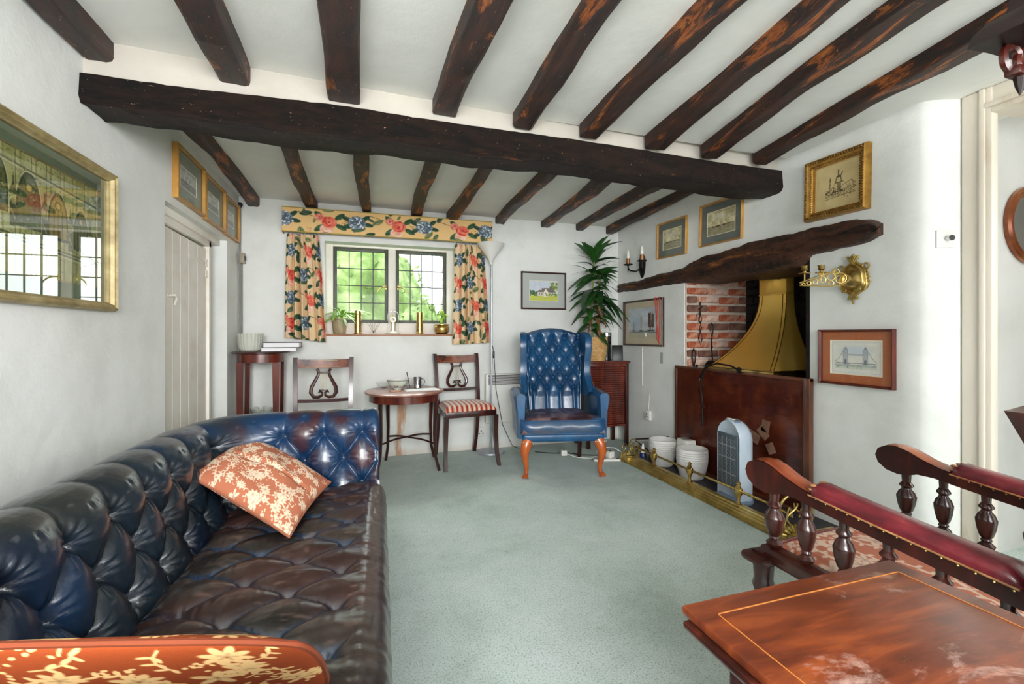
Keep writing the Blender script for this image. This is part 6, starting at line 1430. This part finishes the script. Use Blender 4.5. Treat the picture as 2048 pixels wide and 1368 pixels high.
# seat: overstuffed floral pad with leather border, bow front
cv = damask(200, 200, 40, (190, 116, 92), (226, 196, 174), 14); n = 200; u, v = np.meshgrid(np.linspace(-1, 1, n), np.linspace(0, 1, n))
X = .005 + u * .298; Y = -.36 + v * (.72 + .025 * (1 - u * u)); ed = np.minimum(1, np.minimum(1 - np.abs(u), np.minimum(v, 1 - v) * 2) / .12)
Z = .36 + .045 * np.sqrt(np.clip(ed, 0, 1)) + .012 * (1 - u * u) * np.sin(PI * v); npmesh('seat', np.stack([X, Y, Z], -1), n, n, painted('worn_floral_seat', .8, bump=.2, bscale=200), lc, cv.a)
rings = []
for i in range(21):
    q_ = -1 + 2 * i / 20; x = .005 + q_ * .37; y = .365 + .028 * (1 - q_ * q_); rings.append([(x, y - .04, .33), (x, y + .016, .335), (x, y + .022, .36), (x, y + .01, .372), (x, y - .03, .378)])
M().ring_loft(rings).o('front_rail', m_mahogd, lc)
M().tube([(.005 + q_ * .30, .352 + .028 * (1 - q_ * q_), .382) for q_ in np.linspace(-1, 1, 20)], .010, 8).o('leather_border', m_red, lc)
for xc in (-.345, .355):
    M().b2(xc - .05, xc + .05, .31, .405, .335, .365, .012).o('corner_block', m_mahogd, lc); M().b2(xc - .042, xc + .042, -.40, -.30, .33, .40, .008).o('corner_block', m_mahogd, lc)
    M().lathe([(.018, 0), (.022, .01), (.02, .03), (.026, .06), (.034, .20), (.03, .24), (.036, .26), (.03, .28), (.034, .335)], 18, (xc, .35, 0)).o('leg', m_mahogd, lc)
    M().lathe([(.018, 0), (.022, .03), (.034, .20), (.034, .335)], 14, (xc, -.35, 0)).o('leg', m_mahogd, lc)

# ------------------------------------------------------------------ foreground table
ft = thing('side_table', 'inlaid mahogany table with pale scuffs and painted glare in the near right corner', 'table', (.66, .20, 0))
def mat_top():
    m, nt, bs = newmat('scuff_glare_mahogany')
    n = noise_node(nt, 3.5, 7, .65, (1.2, 7, 4), .6); r = ramp(nt, n.outputs[0], [(0.3, '431a0c'), (0.5, '6e3016'), (0.68, '94481f')])
    s = noise_node(nt, 6, 9, .76, (1, 1.6, 1), .5); mr = N(nt, 'ShaderNodeMapRange'); mr.inputs[1].default_value = .56; mr.inputs[2].default_value = .74; mr.inputs[4].default_value = .75; nt.links.new(s.outputs[0], mr.inputs[0])  # pale patches: scuffs, plus white reflection streaks painted into the colour
    mx = N(nt, 'ShaderNodeMix', data_type='RGBA'); nt.links.new(mr.outputs[0], mx.inputs[0]); nt.links.new(r.outputs[0], mx.inputs[6]); mx.inputs[7].default_value = lin('d9b8a8')
    nt.links.new(mx.outputs[2], bs.inputs['Base Color']); rm = N(nt, 'ShaderNodeMapRange'); rm.inputs[3].default_value = .22; rm.inputs[4].default_value = .5; nt.links.new(s.outputs[0], rm.inputs[0]); nt.links.new(rm.outputs[0], bs.inputs['Roughness'])
    bs.inputs['Coat Weight'].default_value = .3; bs.inputs['Coat Roughness'].default_value = .2
    return m
m_top = mat_top(); TW0, TW1, TY0, TY1 = .44 - .66, .885 - .66, -.42 - .20, .553 - .20
M().b2(TW0, TW1, TY0, TY1, .706, .72, .004).o('tabletop', m_top, ft)
M().b2(TW0 - .008, TW1 + .004, TY0, TY1 - .012, .694, .706, .004).b2(TW0 + .004, TW1 - .008, TY0, TY1 - .018, .684, .694, .003).o('moulded_edge', m_mahogd, ft)
q = M(); iz = .7205; e = .034
q.b2(TW0 + e, TW0 + e + .0018, TY0 + e, TY1 - e, .7198, iz).b2(TW1 - e - .0018, TW1 - e, TY0 + e, TY1 - e, .7198, iz).b2(TW0 + e, TW1 - e, TY1 - e - .0018, TY1 - e, .7198, iz)
q.o('inlay_line', mat('boxwood_inlay', 'a8662c', 5, .4), ft)
M().b2(TW0 + .03, TW1 - .03, TY0 + .03, TY1 - .06, .56, .684, .004).o('apron', m_mahogd, ft)
M().prism([(TW0 + .022, .684), (TW0 + .034, .684), (TW0 + .05, .30), (TW0 + .038, .30)], TY0 + .05, TY1 - .08, 'y').o('drop_leaf', m_mahogd, ft)
for x in (TW0 + .06, TW1 - .06):
    for y in (TY0 + .08, TY1 - .10): M().ring_loft([[(x - s, y - s, z), (x + s, y - s, z), (x + s, y + s, z), (x - s, y + s, z)] for s, z in ((.012, 0), (.022, .56))]).o('leg', m_mahogd, ft)

# ------------------------------------------------------------------ carved hall cabinet at the right edge of the frame
hc = thing('carved_cabinet', 'dark carved cabinet at the right edge, its pierced cornice hanging top right', 'cabinet', (1.30, .24, 0))
m_dk = mat('dark_carved_wood', [(0.3, '0c0504'), (0.6, '1c0c08'), (0.8, '34180e')], 7, .5, coat=.05, spec=.3)
M().b2(-.16, .2, -.2, .18, .0, 1.95, .006).o('body', m_dk, hc)
cx0 = .897 - 1.30
M().prism([(cx0, .455 + 1.115), (cx0 + .012, 1.592), (cx0 + .05, 1.622), (cx0 + .088, 1.636), (cx0 + .105, 1.66), (cx0 + .115, 1.70), (cx0 + .14, 1.76), (.2, 1.76), (.2, 1.56), (cx0 + .11, 1.575), (cx0 + .05, 1.574)], -.2, .21, 'y').o('cornice', m_dk, hc, .5)
q = M(); X0_ = cx0 + .068
for y in (.19,): q.torus((X0_, y, 1.556), .020, .006, 'y', 18, 6, 1, 1).torus((X0_ + .032, y, 1.556), .018, .0055, 'y', 18, 6)
q.b2(X0_ - .01, .2, .175, .195, 1.526, 1.540, .003).b2(X0_ + .04, .2, .17, .2, 1.54, 1.58, .003)
q.o('pierced_gallery', m_mahogd, hc)
q = M()
for k in range(7):
    x = X0_ + .012 + k * .024; q.lathe([(.001, 1.498), (.006, 1.512), (.009, 1.528)], 8, (x, .185, 0))
q.o('fringe_pendants', m_dk, hc)
M().prism([(.924 - 1.30, 1.004), (.945 - 1.30, 1.006), (.995 - 1.30, 1.012), (-.15, 1.012), (-.15, .86), (.975 - 1.30, .950)], -.2, .18, 'y').o('shelf', m_mahogd, hc)
